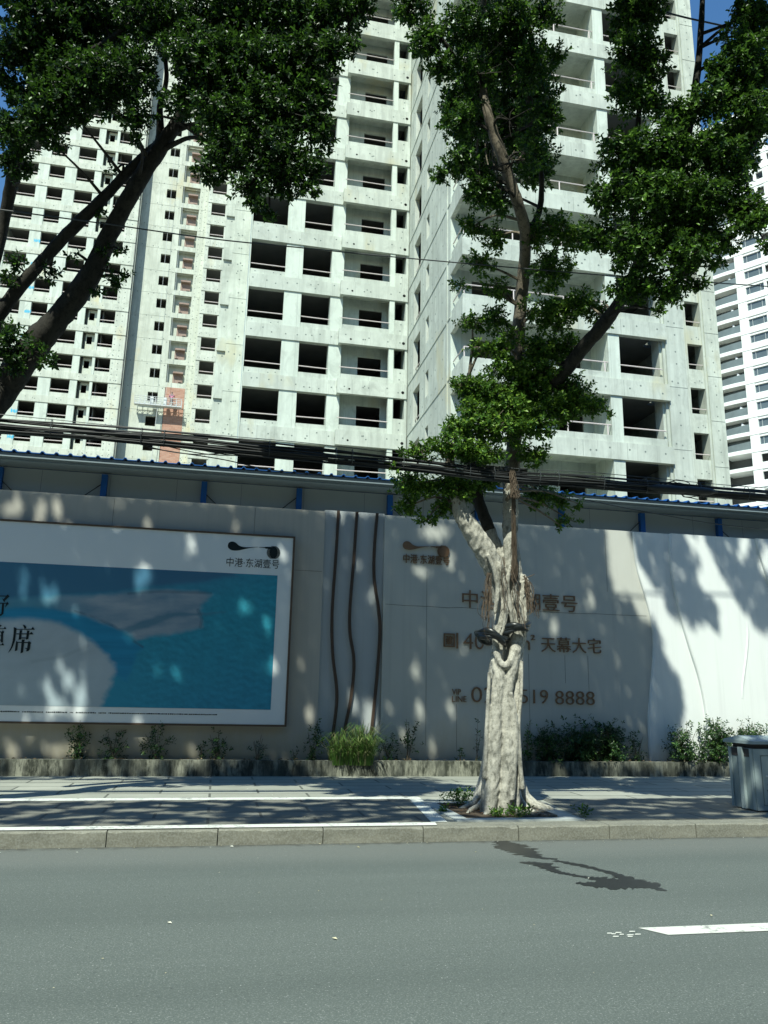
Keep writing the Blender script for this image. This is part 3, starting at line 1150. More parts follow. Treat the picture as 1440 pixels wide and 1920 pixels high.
# rooms behind the openings
m = MB()
m.box(.262, 12.2, 45.6, 45.8, 8.7, TOP)
m.box(9.38, 9.44, 41.4, 45.6, 8.7, TOP)
m.box(11.9, 12.0, 32.2, 45.6, 8.7, TOP)
m.box(2.7, 2.8, 41.1, 45.6, 8.7, TOP)
m.box(5.40, 5.52, 41.42, 45.6, 8.7, TOP)
m.box(8.45, 8.55, 41.5, 45.6, 8.7, TOP)
m.box(12.0, 20.0, 37.0, 37.1, 8.7, TOP)
m.box(12.0, 12.1, 37.1, 41, 8.7, TOP)
m.box(16.7, 16.8, 31.9, 37.0, 8.7, TOP)
m.box(28.0, 30.0, 45.0, 45.1, 8.7, TOP)
m.box(27.9, 28.0, 42, 45.0, 8.7, TOP)
tp('inner_wall', m, M['concrete_shade'])
RAILS_FROM, RAILS_TO = -1, 11
for k in range(-2, 14):
    B = B0 + 3 * k
    m = MB()
    # main face: beam, parapet wall under the windows
    m.box(.27, 5.42, 40.62, 40.95, B, B + .83)
    m.box(.262, 4.95, 40.72, 40.9, B + .83, B + 1.18)
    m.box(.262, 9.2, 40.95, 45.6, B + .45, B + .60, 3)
    xs = [.5 + random.uniform(0, .2), 1.1, 1.75, 2.5, 3.1, 3.7, 4.0, 4.3, 5.1]
    holes(m, [x + random.uniform(-.15, .15) for x in xs], [B + random.uniform(.25, .68) for _ in xs], 40.617, .045)
    xs = [.55, 1.6, 2.0]
    holes(m, xs, [B + .95 + random.uniform(0, .12) for _ in xs], 40.717, .035)
    # balcony
    m.box(5.42, 9.372, 40.28, 40.5, B, B + .86)
    m.box(5.42, 5.62, 40.5, 40.69, B, B + .86)
    m.box(5.60, 8.32, 40.34, 40.46, B + .86, B + 1.17)
    m.box(5.42, 9.3, 40.5, 41.4, B + .36, B + .5)
    m.box(8.60, 9.262, 40.36, 40.52, B + .86, B + 1.8)
    m.box(5.63, 6.70, 41.4, 41.5, B + .5, B + 3.36)
    m.box(8.07, 8.75, 41.4, 41.5, B + .5, B + 3.36)
    m.box(6.70, 8.07, 41.403, 41.5, B + 2.77, B + 3.36)
    m.box(8.60, 8.70, 40.62, 41.4, B + .5, B + 3.36)
    xs = [5.75, 6.85, 7.0, 7.15, 8.3, 8.95]
    holes(m, [x + random.uniform(-.08, .08) for x in xs], [B + random.uniform(.3, .62) for _ in xs], 40.277, .045)
    holes(m, [8.95, 9.0], [B + 1.15, B + 1.55], 40.357, .045)
    m.disc(6.1, 40.276, B + .28, .06, 'y', 8, 2)
    m.disc(9.15, 40.276, B + .36, .09, 'y', 10, 2)
    m.tube([(5.66, 41.37, B + .5), (5.66, 41.37, B + 3.3)], .03, 6)
    st = tp('storey', m, CC)
    # wing front
    m = MB()
    m.box(XW, 19.30, 30.02, 30.27, B, B + .79)
    m.box(XW - .003, XW + .2, 30.27, 31.9, B + .002, B + .79)
    m.box(XW + .04, 16.38, 30.10, 30.24, B + .79, B + 1.12)
    m.box(XW + .04, XW + .17, 30.24, 31.84, B + .79, B + 1.12)
    m.box(16.92, 19.08, 30.15, 30.32, B + .79, B + 1.17)
    m.box(XW + .2, 16.4, 30.27, 31.85, B + .30, B + .46)
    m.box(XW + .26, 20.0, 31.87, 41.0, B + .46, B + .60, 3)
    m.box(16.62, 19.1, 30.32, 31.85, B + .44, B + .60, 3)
    m.box(9.98, 10.48, 31.85, 31.98, B + .6, B + 3.3)
    m.box(13.1, 14.6, 31.85, 31.98, B + .6, B + 3.3)
    m.box(15.9, 16.40, 31.85, 31.98, B + .6, B + 3.3)
    m.box(14.6, 15.9, 31.86, 31.98, B + 2.6, B + 3.3)
    m.box(10.48, 13.1, 31.86, 31.98, B + 2.86, B + 3.3)
    xs = [9.9, 10.7, 11.6, 12.5, 13.4, 14.6, 15.2, 15.45, 16.1, 17.2, 17.9, 18.9]
    holes(m, [x + random.uniform(-.1, .1) for x in xs], [B + random.uniform(.3, .6) for _ in xs], 30.017, .047)
    for x in (11.2, 13.0, 14.9, 17.0):
        m.box(x, x + .012, 30.017, 30.03, B + .02, B + .77, 1)
    wst = tp('wing_storey', m, CC)
    # rear block window
    m = MB()
    m.box(28.05, 29.11, 41.42, 41.7, B + .10, B + 1.36)
    m.box(28.0, 30.0, 41.7, 45, B + .5, B + .65, 3)
    holes(m, [28.4, 28.75, 28.9], [B + .45, B + .6, B + .5], 41.417, .045)
    rst = tp('rear_storey', m, CC)
    if RAILS_FROM <= k <= RAILS_TO:
        z = B + 1.18
        tilt = random.uniform(.34, .42)
        if k != 4:
            tp('guard_rail', pipe_x(.28, 2.26, 40.76, z + tilt), M['rail'], st)
        tp('guard_rail', pipe_x(3.24, 4.9, 40.76, z + tilt + .02), M['rail'], st)
        tp('guard_rail', pipe_x(5.50, 8.31, 40.40, z + .41), M['rail'], st)
        tp('guard_rail', pipe_x(16.92, 19.08, 30.2, B + 1.57), M['rail'], wst)
        b = pipe_x(XW + .12, 16.36, 30.17, B + 1.60, .03, [(XW + .12, B + 1.1), (11.9, B + 1.1), (14.3, B + 1.1), (16.2, B + 1.1)])
        b.tube([(XW + .12, 30.17, B + 1.60), (XW + .12, 31.8, B + 1.60)], .03, 6)
        tp('guard_rail', b, M['rail'], wst)
        b = MB().tube([(XW + .15, 37.6, B + 1.35), (XW + .15, 39.1, B + 1.35)], .03, 6)
        tp('guard_rail', b, M['rail'], wst)
        tp('guard_rail', pipe_x(28.05, 29.1, 41.5, B + 1.72), M['rail'], rst)
# sub-parts share the storey's offset through their parent
# --- blue tarpaulin on a balcony rail, half hidden by leaves
m = MB()
p = at(1008, 796, 30.3)
m.box(p.x - .35, p.x + .35, 30.22, 30.45, p.z - .22, p.z + .16)
m.box(p.x - .55, p.x - .1, 30.25, 30.4, p.z - .05, p.z + .26)
tarp = m.build('tarpaulin', M['blue_spray'])
tag(tarp, 'crumpled blue tarpaulin hung over a balcony rail behind the street tree', 'tarpaulin')

# --- left tower
L = thing('concrete_tower', 'farther bare concrete tower of rows of square openings, behind the left tree', 'tower', (-16, 88, 0))
oL = Vector((16, -88, 0))


def lp(name, mb, mats, parent=None):
    o = mb.build(name, mats, parent or L)
    if parent is None:
        o.location = oL
    return o


CL = [M['concrete2'], M['hole'], M['drain'], M['concrete_shade'], M['brick'], M['brick_dull']]
ZB, ZT = 23.5, 98
m = MB()
m.box(-27.6, -5, 88.6, 90, 0, ZB)
m.box(-5, -1.2, 88.05, 90, 0, ZB)
lp('base_wall', m, M['concrete2'])
for a, b in ((-27.6, -27.28), (-24.86, -23.62), (-21.87, -20.56), (-18.52, -17.75), (-16.40, -16.10), (-14.43, -13.06)):
    lp('pier', MB().box(a, b, 88.0, 88.4, ZB, ZT), M['concrete_white'] if b < -16 else M['concrete2'])
m = MB()
m.box(-13.06, -12.98, 88.01, 95, ZB, ZT, 3)  # outer side face in the darkened concrete, its shade put into the colour
m.box(-27.58, -27.4, 88.4, 100, ZB, ZT)
z = ZB
while z < ZT:
    for y in (89.5, 92.0):
        m.add([(-12.977, y - .06, z), (-12.977, y + .06, z), (-12.977, y + .06, z + .12), (-12.977, y - .06, z + .12)], [(0, 1, 2, 3)], 1)
    z += 1.0
m.tube([(-12.9, 88.2, ZB), (-12.9, 88.2, ZT)], .05, 6)
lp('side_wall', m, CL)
m = MB()
m.box(-27.3, -13.1, 92.5, 92.7, ZB, ZT)
for x in (-24.3, -21.2, -18.1, -15.9):
    m.box(x, x + .1, 88.6, 92.5, ZB, ZT)
m.box(-12.9, -5.2, 92.4, 92.6, ZB, ZT)
m.box(-5, -1.5, 91.5, 91.7, ZB, ZT)
lp('inner_wall', m, M['concrete_shade'])
m = MB()
m.box(-12.98, -10.2, 89.8, 90.1, ZB, ZT)
m.box(-9.06, -8.3, 89.8, 90.1, ZB, ZT)
m.box(-6.15, -5.08, 89.8, 90.1, ZB, ZT)
m.box(-8.35, -6.1, 90.45, 90.6, ZB, ZT)
m.box(-8.34, -8.25, 90.1, 90.45, ZB, ZT)
m.box(-6.2, -6.1, 90.1, 90.45, ZB, ZT)
m.box(-5.0, -4.55, 88.02, 88.3, ZB, ZT)
m.box(-2.87, -1.3, 88.02, 88.3, ZB, ZT)
m.box(-4.99, -4.9, 88.3, 91, ZB, ZT)
lp('stair_wall', m, M['concrete2'])
for k in range(-3, 19):
    B = 32.52 + 3 * k
    F = B + .85
    m = MB()
    m.box(-27.58, -13.03, 87.93, 88.3, B, B + .80)
    for a, b in ((-27.3, -24.8), (-23.7, -21.8), (-20.6, -18.45), (-16.15, -14.4)):
        m.box(a, b, 88.05, 88.3, B + .8, B + 1.34)
    m.box(-17.48, -16.35, 88.55, 88.7, B + .8, B + 1.72)
    m.box(-17.48, -17.37, 88.55, 88.7, B + 1.72, B + 3)
    m.box(-16.78, -16.35, 88.55, 88.7, B + 1.72, B + 3)
    m.box(-17.4, -16.7, 88.553, 88.7, B + 2.68, B + 3)
    m.box(-17.75, -17.48, 88.9, 89.0, B, B + 3, 1)
    m.box(-27.3, -13.1, 88.4, 92.5, B + .4, B + .55, 3)
    n = 13
    xs = sorted(random.uniform(-27.3, -13.4) for _ in range(n))
    holes(m, xs, [B + random.uniform(.25, .55) for _ in xs], 87.926, .055)
    for zz in (.35, 1.05, 1.75, 2.45):
        holes(m, [-14.2, -13.6], [B + zz, B + zz], 87.998 if zz > .8 else 87.925, .065)
    st = lp('storey', m, CL)
    # stair wall: small window, niche with brick, slab lines
    m = MB()
    m.box(-10.22, -9.04, 89.803, 90.1, F - .75, F + 1.05)
    m.box(-12.97, -5.09, 89.785, 89.8, F - .03, F + .03)
    if F > 36.2:
        m.box(-8.3, -6.15, 89.79, 90.1, F - .02, F + .6)
        m.box(-7.6, -6.45, 90.30, 90.45, F + .6, F + 2.05, 5)
        m.box(-7.60, -6.40, 89.86, 90.30, F + 1.90, F + 2.10, 5)
        x = -6.9 if k % 2 else -7.55
        m.box(x, x + .38, 90.2, 90.3, F + .62, F + .92, 2)
        m.box(-8.2, -6.2, 90.05, 90.1, F + 2.85, F + 3.0)
    else:
        m.box(-8.24, -6.02, 89.76, 90.1, F, F + 3.0, 4)
    holes(m, [-12.5, -11.2, -10.6, -9.0, -8.6, -5.8, -5.4], [F + random.uniform(-.3, .3) for _ in range(7)], 89.783, .06)
    for zz in (.4, 1.1, 1.8, 2.5):
        holes(m, [-5.9, -5.35], [F + zz, F + zz + .2], 89.797, .055)
    lp('stair_storey', m, CL)
    m = MB()
    m.box(-5.0, -2.7, 87.96, 88.3, F + .03, F + .76)
    m.box(-4.56, -2.86, 88.04, 88.3, F + .76, F + 1.36)
    m.box(-4.9, -1.5, 88.3, 91.5, F + .3, F + .45, 3)
    m.box(-12.9, -5.1, 90.6, 92.4, F - .4, F - .25, 3)
    holes(m, [-4.6, -4.0, -3.6, -3.1], [F + random.uniform(.25, .55) for _ in range(4)], 87.957, .055)
    for zz in (.4, 1.1, 1.8, 2.5):
        holes(m, [-4.78], [F + zz], 88.017 if zz > .8 else 87.957, .05)
    cst = lp('side_storey', m, CL)
    if -2 <= k <= 13:
        for a, b in ((-27.3, -24.8), (-23.6, -21.87), (-20.55, -18.5), (-16.1, -14.43)):
            lp('guard_rail', pipe_x(a, b, 88.15, B + 1.34 + .38, .05), M['rail'], st)
        lp('guard_rail', pipe_x(-4.55, -2.87, 88.15, F + 1.36 + .38, .05), M['rail'], cst)
    if -2 <= k <= 6:
        s = MB()
        for q in range(7):
            x = -24.25 + q * .1 + random.uniform(-.02, .02)
            s.box(x, x + .07, 87.995, 88.0, B + 1.5 + random.uniform(-.05, .1), B + 1.9 + random.uniform(-.08, .08))
        s.box(-24.25, -23.62, 87.9945, 88.0, B + 1.66, B + 1.72)
        lp('paint_mark', s, M['blue_spray'], st)

# --- hanging work platform with a worker
g0 = at(250, 757, 88.9)
g1 = at(340, 763, 88.9)
G_Z = (g0.z + g1.z) / 2 - .1
GX0, GX1 = g0.x + .1, g1.x
gon = thing('work_platform', 'narrow steel work platform hung on ropes against the stair wall of the left tower', 'platform', (GX0, 88.9, G_Z))
og = Vector((-GX0, -88.9, -G_Z))
m = MB()
m.box(GX0, GX1, 88.6, 89.25, G_Z, G_Z + .12)
f = m.build('deck', M['steel'], gon)
f.location = og
m = MB()
for yy in (88.6, 89.25):
    m.tube([(GX0, yy, G_Z + 1.0), (GX1, yy, G_Z + 1.0)], .035, 6)
    m.tube([(GX0, yy, G_Z + .5), (GX1, yy, G_Z + .5)], .03, 6)
    n = 9
    for i in range(n + 1):
        x = GX0 + (GX1 - GX0) * i / n
        m.tube([(x, yy, G_Z), (x, yy, G_Z + 1.0)], .03, 6)
        if i < n:
            x2 = GX0 + (GX1 - GX0) * (i + .5) / n
            x3 = GX0 + (GX1 - GX0) * (i + 1) / n
            m.tube([(x, yy, G_Z + .08), (x2, yy, G_Z + .5), (x3, yy, G_Z + .08)], .025, 5)
f = m.build('railing', M['steel'], gon)
f.location = og
m = MB()
for x in (GX0 + 1.9, GX0 + 3.4):
    m.box(x - .18, x + .18, 88.75, 89.1, G_Z + .12, G_Z + 1.1)
f = m.build('hoist', plain('pale hoist housing', (.66, .70, .68), .5), gon)
f.location = og
m = MB()
for x in (GX0 + 1.9, GX0 + 3.4):
    m.tube([(x, 88.9, G_Z + 1.1), (x - .02, 88.95, ZT)], .018, 5)
m.tube([(GX0 + 2.6, 88.85, G_Z), (GX0 + 2.45, 88.9, G_Z - 6.5)], .03, 5)
f = m.build('rope', M['steel'], gon)
f.location = og
# the worker: one skinned body
wx = at(322, 745, 88.9).x


def skinned(name, joints, bones, mat, parent, loc, sub=2):
    me = bpy.data.meshes.new(name)
    me.from_pydata([j[:3] for j in joints], bones, [])
    o = bpy.data.objects.new(name, me)
    COL.objects.link(o)
    o.modifiers.new('skin', 'SKIN')
    for i, j in enumerate(joints):
        me.skin_vertices[0].data[i].radius = (j[3], j[3] if len(j) < 5 else j[4])
    me.skin_vertices[0].data[0].use_root = True
    sb = o.modifiers.new('sub', 'SUBSURF')
    sb.levels = sb.render_levels = sub
    dg = bpy.context.evaluated_depsgraph_get()
    new = bpy.data.meshes.new_from_object(o.evaluated_get(dg))
    bpy.data.objects.remove(o)
    new.name = name
    new.materials.clear()
    new.materials.append(mat)
    new.polygons.foreach_set('use_smooth', [True] * len(new.polygons))
    return link(name, new, parent, loc)


J = [(0, 0, .93, .14, .11), (0, .02, 1.15, .14, .10), (0, .06, 1.40, .17, .11), (0, .09, 1.53, .06), (0, .10, 1.66, .095, .11), (0, .10, 1.76, .06),
     (-.20, .08, 1.41, .055), (-.30, .22, 1.18, .045), (-.20, .42, 1.22, .035), (-.17, .50, 1.24, .035),
     (.20, .08, 1.41, .055), (.30, .20, 1.20, .045), (.24, .40, 1.32, .035), (.22, .48, 1.36, .035),
     (-.10, 0, .86, .085), (-.12, .03, .48, .06), (-.12, -.02, .09, .045), (-.12, .10, .04, .04),
     (.10, 0, .86, .085), (.12, .04, .48, .06), (.12, -.02, .09, .045), (.12, .10, .04, .04)]
E_ = [(0, 1), (1, 2), (2, 3), (3, 4), (4, 5), (2, 6), (6, 7), (7, 8), (8, 9), (2, 10), (10, 11), (11, 12), (12, 13), (0, 14), (14, 15), (15, 16), (16, 17), (0, 18), (18, 19), (19, 20), (20, 21)]
man = thing('person', 'worker in a pink top standing on the hanging work platform, arms to the brick wall', 'person', (wx, 88.85, G_Z + .12))
skinned('body', J, E_, plain('worker clothing and skin', (.20, .16, .16), .8), man, (0, 0, 0))
J2 = [(0, 0, .88, .165, .13), (0, .02, 1.15, .165, .12), (0, .06, 1.42, .19, .125), (-.21, .08, 1.40, .075), (-.29, .20, 1.20, .065), (.21, .08, 1.40, .075), (.29, .19, 1.21, .065)]
skinned('shirt', J2, [(0, 1), (1, 2), (2, 3), (3, 4), (2, 5), (5, 6)], plain('pink shirt', (.52, .20, .30), .8), man, (0, 0, 0))
skinned('hair', [(0, .07, 1.70, .10, .10), (0, .08, 1.78, .08, .08)], [(0, 1)], plain('black hair', (.02, .02, .02), .7), man, (0, 0, 0))

# --- finished white tower far right
FA = R(-55)
F = thing('white_tower', 'finished white apartment tower with glass balconies, farthest to the right', 'tower', (83.9, 108.5, 0), FA)


def fp(name, mb, mats, parent=None):
    return mb.build(name, mats, parent or F)


m = MB()
m.box(0, 1.45, 0, .5, 0, 98)
m.box(4.42, 4.86, .02, .5, 0, 98)
m.box(6.0, 6.9, 0, .5, 0, 98)
m.box(10.2, 14, 0, .5, 0, 98)
fp('pier', m, M['tower_white'])
m = MB()
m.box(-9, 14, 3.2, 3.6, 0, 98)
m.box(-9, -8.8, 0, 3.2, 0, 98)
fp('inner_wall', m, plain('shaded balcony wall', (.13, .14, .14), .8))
for k in range(5, 31):
    z = 65.85 + 3 * (k - 17) - .05
    m = MB()
    m.box(0, 14, -.06, .4, z, z + .55)
    m.box(1.4, 6.1, .05, .4, z + .55, z + 1.15)
    m.box(6.8, 10.3, .05, .4, z + .55, z + 1.15)
    m.box(1.4, 10.3, .06, .4, z + 2.55, z + 3.0)
    # balcony plate with a bowed front
    c = [(-4.3 + 4.3 * i / 10, -.06 - .10 * math.sin(math.pi * i / 10)) for i in range(11)]
    bot, topv = z, z + .66
    n = len(c)
    vs = [(x, y, bot) for x, y in c] + [(x, y, topv) for x, y in c] + [(0, 3.2, bot), (-4.3, 3.2, bot), (0, 3.2, topv), (-4.3, 3.2, topv)]
    fs = [(i, i + 1, n + i + 1, n + i) for i in range(n - 1)] + [tuple(range(n - 1, -1, -1)) + (2 * n + 1, 2 * n), tuple(range(n, 2 * n)) + (2 * n + 2, 2 * n + 3)]
    m.add(vs, fs)
    m.box(-8.8, -4.3, 0, .4, z, z + 3)
    st = fp('storey', m, M['tower_white'])
    if 9 <= k <= 24:
        b = MB()
        cc = c[:]
        for i in range(n - 1):
            (x0, y0), (x1, y1) = cc[i], cc[i + 1]
            b.add([(x0, y0 + .05, topv), (x1, y1 + .05, topv), (x1, y1 - .05, topv + 1.05 + .25 * (i + 1) / 10), (x0, y0 - .05, topv + 1.05 + .25 * i / 10)], [(0, 1, 2, 3)])
        bal = fp('balustrade', b, M['film'], st)
        b = MB().tube([(x, y + .05, topv + .62 + .45 * math.sin(1.5 * (x + 4.3) / 4.3)) for x, y in cc], .06, 6)
        fp('handrail', b, M['rail_dark'], st)
        if k % 3:
            b = MB()
            b.add([(-1.4, .3, topv + 1.0), (-.15, .25, topv + 1.05), (-.25, .3, topv + 1.35), (-.9, .32, topv + 1.5), (-1.25, .3, topv + 1.95)], [(0, 1, 2, 3, 4)])
            fp('loose_film', b, plain('white protective film', (.75, .78, .78), .6), st)
        b = MB().box(-4.2, -.1, 1.55, 1.6, topv, z + 2.95)
        fp('balcony_door', b, M['glass_dark'], st)
        for a, bb in ((1.45, 4.42), (6.9, 10.2)):
            w_ = MB()
            w_.box(a, bb, .28, .33, z + 1.15, z + 2.55)
            pn = fp('window', w_, M['glass_dark'], st)
            w_ = MB()
            for x in (a, a + .55, bb - .62, bb - .08):
                w_.box(x, x + .08, .2, .28, z + 1.15, z + 2.55)
            w_.box(a, bb, .2, .28, z + 2.47, z + 2.55)
            w_.box(a, bb, .2, .28, z + 1.15, z + 1.23)
            fp('window_frame', w_, M['alu'], st)
        w_ = MB().box(4.86, 6.0, .9, 1.0, z + .5, z + 3)
        fp('window', w_, M['concrete_shade'], st)
# ------------------------------------------------------------------ foliage
SL = np.array(SUN_L / -SUN_L.z)          # horizontal run per metre of fall
def unit(a):
    return a / np.maximum(np.linalg.norm(a, axis=-1, keepdims=True), 1e-9)


def rosette_leaves(C, A, size, m=8, width=.52):
    """leaf blades round shoot tips: C centres (n,3), A shoot directions (n,3), size (n,) leaf length"""
    n = len(C)
    A = unit(A)
    ref = np.where(np.abs(A[:, 2:3]) < .9, np.array([[0, 0, 1.]]), np.array([[1., 0, 0]]))
    e1 = unit(np.cross(A, ref))
    e2 = np.cross(A, e1)
    j = np.arange(m)
    phi = 2.4 * j[None, :] + rng.uniform(0, 6.28, (n, 1)) + rng.normal(0, .25, (n, m))
    th = np.radians(np.clip(82 - 52 * j[None, :] / m + rng.normal(0, 12, (n, m)), 12, 120))
    D = (np.cos(th)[..., None] * A[:, None] + np.sin(th)[..., None] * (np.cos(phi)[..., None] * e1[:, None] + np.sin(phi)[..., None] * e2[:, None]))
    D[..., 2] -= .22
    D = unit(D)
    L = size[:, None] * rng.uniform(.7, 1.15, (n, m))
    P = C[:, None] + A[:, None] * (size[:, None] * (j[None, :] / m - .6) * 1.3)[..., None]
    N = A[:, None] + rng.normal(0, .35, (n, m, 3))
    N = unit(N - D * np.sum(N * D, -1, keepdims=True))
    S = np.cross(D, N)
    W = (L * width * rng.uniform(.85, 1.15, (n, m)))[..., None]
    L = L[..., None]
    up = N * W * .16
    v = np.stack([P, P + D * L - N * L * .06, P + D * L * .34 + S * W * .46 + up, P + D * L * .70 + S * W * .40 + up * .8,
                  P + D * L * .34 - S * W * .46 + up, P + D * L * .70 - S * W * .40 + up * .8], axis=2)
    return v.reshape(-1, 3)


def leaf_faces(nl):
    b = np.arange(nl)[:, None, None] * 6
    return (b + np.array([[[0, 1, 3, 2], [0, 4, 5, 1]]])).reshape(-1, 4)


# stretches of bare wood the photograph shows in the sun: no leaf stands in front of them or between them and the sun
BARE = [(at(u, v, Y), r_) for u, v, Y, r_ in ((984, 425, 8.0, .17), (976, 395, 7.95, .17), (965, 365, 7.9, .17), (955, 335, 7.85, .17), (947, 305, 7.8, .17), (938, 280, 7.75, .17), (929, 255, 7.7, .17), (919, 225, 7.65, .14),
                                               (972, 660, 8.9, .10), (974, 600, 8.85, .13), (979, 540, 8.75, .14), (984, 480, 8.65, .14), (958, 925, 9.0, .10), (312, 150, 7.8, .10), (306, 120, 7.7, .08))]


def clear_of_bare(q):
    keep = np.ones(len(q), bool)
    for p, r_ in BARE:
        pp = np.array(p)
        for d_ in (np.array(SUN_L), unit(pp - np.array([0, 0, CAM_Z]))):
            w_ = pp - q
            t_ = w_ @ d_
            dist = np.linalg.norm(w_ - t_[:, None] * d_, axis=1)
            keep &= ~((t_ > .04) & (dist < r_))
    return keep


class Tree:
    def __init__(s):
        s.C, s.A, s.S = [], [], []
        s.sk = []
        s.tw = MB()

    def clump(s, u, v, Y, ru, rv, dens=1.0, size=.057, ry=None, twig=True):
        c = at(u, v, Y)
        k = Y / FPX
        r = np.array([ru * k, (ry or (ru + rv) / 2 * k), rv * k])
        n = max(4, int(dens * math.pi * ru * rv * k * k / .0100))
        d = unit(rng.normal(size=(n, 3)))
        rad = rng.uniform(0, 1, n) ** .42
        # lumpy outline
        lump = 1 + .22 * np.sin(d[:, 0] * 5 + u) * np.sin(d[:, 2] * 6 + v) + .15 * np.sin(d[:, 1] * 9 + u)
        p = d * (rad * lump)[:, None] * r
        q = np.array(c) + p
        kk = (8.9 - q[:, 1]) / SL[1]
        keep = ~((np.abs(q[:, 0] + SL[0] * kk - 3.40) < .30) & (q[:, 2] - kk > .1) & (q[:, 2] - kk < 2.9) & (kk > 0))
        keep &= clear_of_bare(q)
        s.C.append(q[keep])
        s.A.append((unit(d * [1, .9, .8]) * .9 + [0, -.1, .35] + rng.normal(0, .45, (n, 3)))[keep])
        s.S.append((size * rng.uniform(.8, 1.15, n))[keep])
        if twig and s.sk:
            sk = np.array(s.sk)
            cc = np.array(c)
            dd = np.linalg.norm(sk - cc, axis=1) + .5 * np.maximum(0, sk[:, 2] - cc[2])
            q = sk[dd.argmin()]
            if 0.05 < dd.min() < 3.5:
                mid = (q + cc) / 2 + [random.uniform(-.08, .08), random.uniform(-.08, .08), random.uniform(-.02, .12)]
                pts = curve([q, mid, cc], 3)
                s.tw.tube(pts, list(np.linspace(.022, .008, len(pts))), 5)
            for i in range(min(16, n // 3)):
                e = cc + p[i]
                mid = cc + p[i] * .5 + rng.normal(0, .03, 3)
                s.tw.tube([cc, mid, e], [.006, .0045, .0025], 3, cap=False)

    def rosettes(s, C, A, size):
        s.C.append(C)
        s.A.append(A)
        s.S.append(size)

    def crown(s, name, mat, parent, off, m=8):
        C, A, S = np.concatenate(s.C), np.concatenate(s.A), np.concatenate(s.S)
        v = rosette_leaves(C, A, S, m)
        o = np_mesh(name, v - np.array(off), leaf_faces(len(C) * m), mat, parent)
        print(name, len(C) * m, 'leaves')
        return o


def limb_path(px, n=5):
    """[(u, v, Y, r in px)] -> points and radii"""
    pts = [tuple(at(u, v, Y)) + (r * Y / FPX,) for u, v, Y, r in px]
    c = curve(pts, n)
    return [Vector(p[:3]) for p in c], [max(.004, p[3]) for p in c]


def part_tube(name, px, mat, parent, off, tree, n=10, wob=.07):
    p, r = limb_path(px)
    tree.sk += [tuple(q) for q in p[2:]]
    m = MB().tube([q - off for q in p], r, n, wob=wob)
    return m.build(name, mat, parent, True)


def fused(name, mb, mat, parent, voxel, smooth_it=3):
    me = bpy.data.meshes.new(name)
    me.from_pydata(mb.v, [], mb.f)
    o = bpy.data.objects.new(name, me)
    COL.objects.link(o)
    rm = o.modifiers.new('r', 'REMESH')
    rm.mode = 'VOXEL'
    rm.voxel_size = voxel
    sm = o.modifiers.new('s', 'SMOOTH')
    sm.factor = .5
    sm.iterations = smooth_it
    dg = bpy.context.evaluated_depsgraph_get()
    new = bpy.data.meshes.new_from_object(o.evaluated_get(dg))
    bpy.data.objects.remove(o)
    new.name = name
    new.materials.clear()
    new.materials.append(mat)
    new.polygons.foreach_set('use_smooth', [True] * len(new.polygons))
    return link(name, new, parent)


def wisp(m, a, b, k, spread, r=.003, sag=.0, n=6):
    a, b = Vector(a), Vector(b)
    for _ in range(k):
        o1 = Vector((random.gauss(0, spread), random.gauss(0, spread), 0))
        pts = []
        for i in range(n + 1):
            t = i / n
            j = Vector((random.gauss(0, spread * .35), random.gauss(0, spread * .35), random.gauss(0, .01)))
            pts.append(a.lerp(b, t * random.uniform(.93, 1)) + o1 * (.4 + .6 * t) + j + Vector((0, 0, -sag * math.sin(math.pi * t))))
        m.tube(pts, [r * random.uniform(.7, 1.3)] * (n + 1), 4, cap=False)


# ------------------------------------------------------------------ the fig tree on the pavement
base = gz(943, 1516, PZ)
TY = 9.0
tree = thing('street_tree', 'pale fluted fig tree standing in the square pavement pit, black strap round its trunk', 'tree', tuple(base))
ft = Tree()
mb = MB()


def strand(px, n=10):
    p, r = limb_path(px)
    mb.tube([q - base for q in p], r, n, wob=.10)
    return p


strand([(909, 1530, 8.97, 9), (913, 1490, 8.97, 12), (917, 1440, 8.97, 12), (920, 1370, 8.96, 11), (922, 1320, 8.96, 11), (926, 1270, 8.96, 11), (929, 1235, 8.95, 11), (931, 1216, 8.95, 9)])
strand([(918, 1530, 8.86, 10), (922, 1480, 8.86, 14), (926, 1420, 8.85, 14), (928, 1360, 8.85, 14), (932, 1310, 8.86, 13), (935, 1270, 8.87, 12), (934, 1235, 8.92, 11), (934, 1190, 8.96, 12), (938, 1150, 8.97, 13), (940, 1105, 9.0, 14)], 12)
strand([(944, 1530, 8.85, 10), (949, 1480, 8.84, 14), (953, 1420, 8.83, 14), (951, 1370, 8.84, 13), (949, 1320, 8.85, 13), (953, 1280, 8.86, 11), (962, 1245, 8.88, 12), (968, 1205, 8.9, 13), (967, 1160, 8.92, 14), (966, 1110, 8.95, 13)], 12)
strand([(964, 1530, 8.92, 10), (964, 1480, 8.92, 12), (966, 1410, 8.92, 11), (965, 1340, 8.92, 12), (968, 1280, 8.94, 11), (971, 1230, 8.95, 10), (978, 1180, 8.94, 13), (982, 1140, 8.93, 14), (984, 1105, 8.92, 14), (976, 1080, 8.95, 10)])
strand([(934, 1528, 8.86, 5), (937, 1480, 8.87, 6), (939, 1430, 8.88, 5), (940, 1380, 8.90, 4)], 8)
strand([(957, 1300, 8.79, 5), (963, 1330, 8.78, 6), (965, 1390, 8.79, 7), (962, 1450, 8.79, 7), (958, 1500, 8.80, 8)], 8)
strand([(940, 1525, 9.13, 26), (941, 1450, 9.16, 19), (942, 1370, 9.16, 17), (945, 1300, 9.16, 17), (950, 1240, 9.15, 16), (955, 1180, 9.12, 18), (958, 1120, 9.08, 19), (957, 1080, 9.06, 17)], 12)
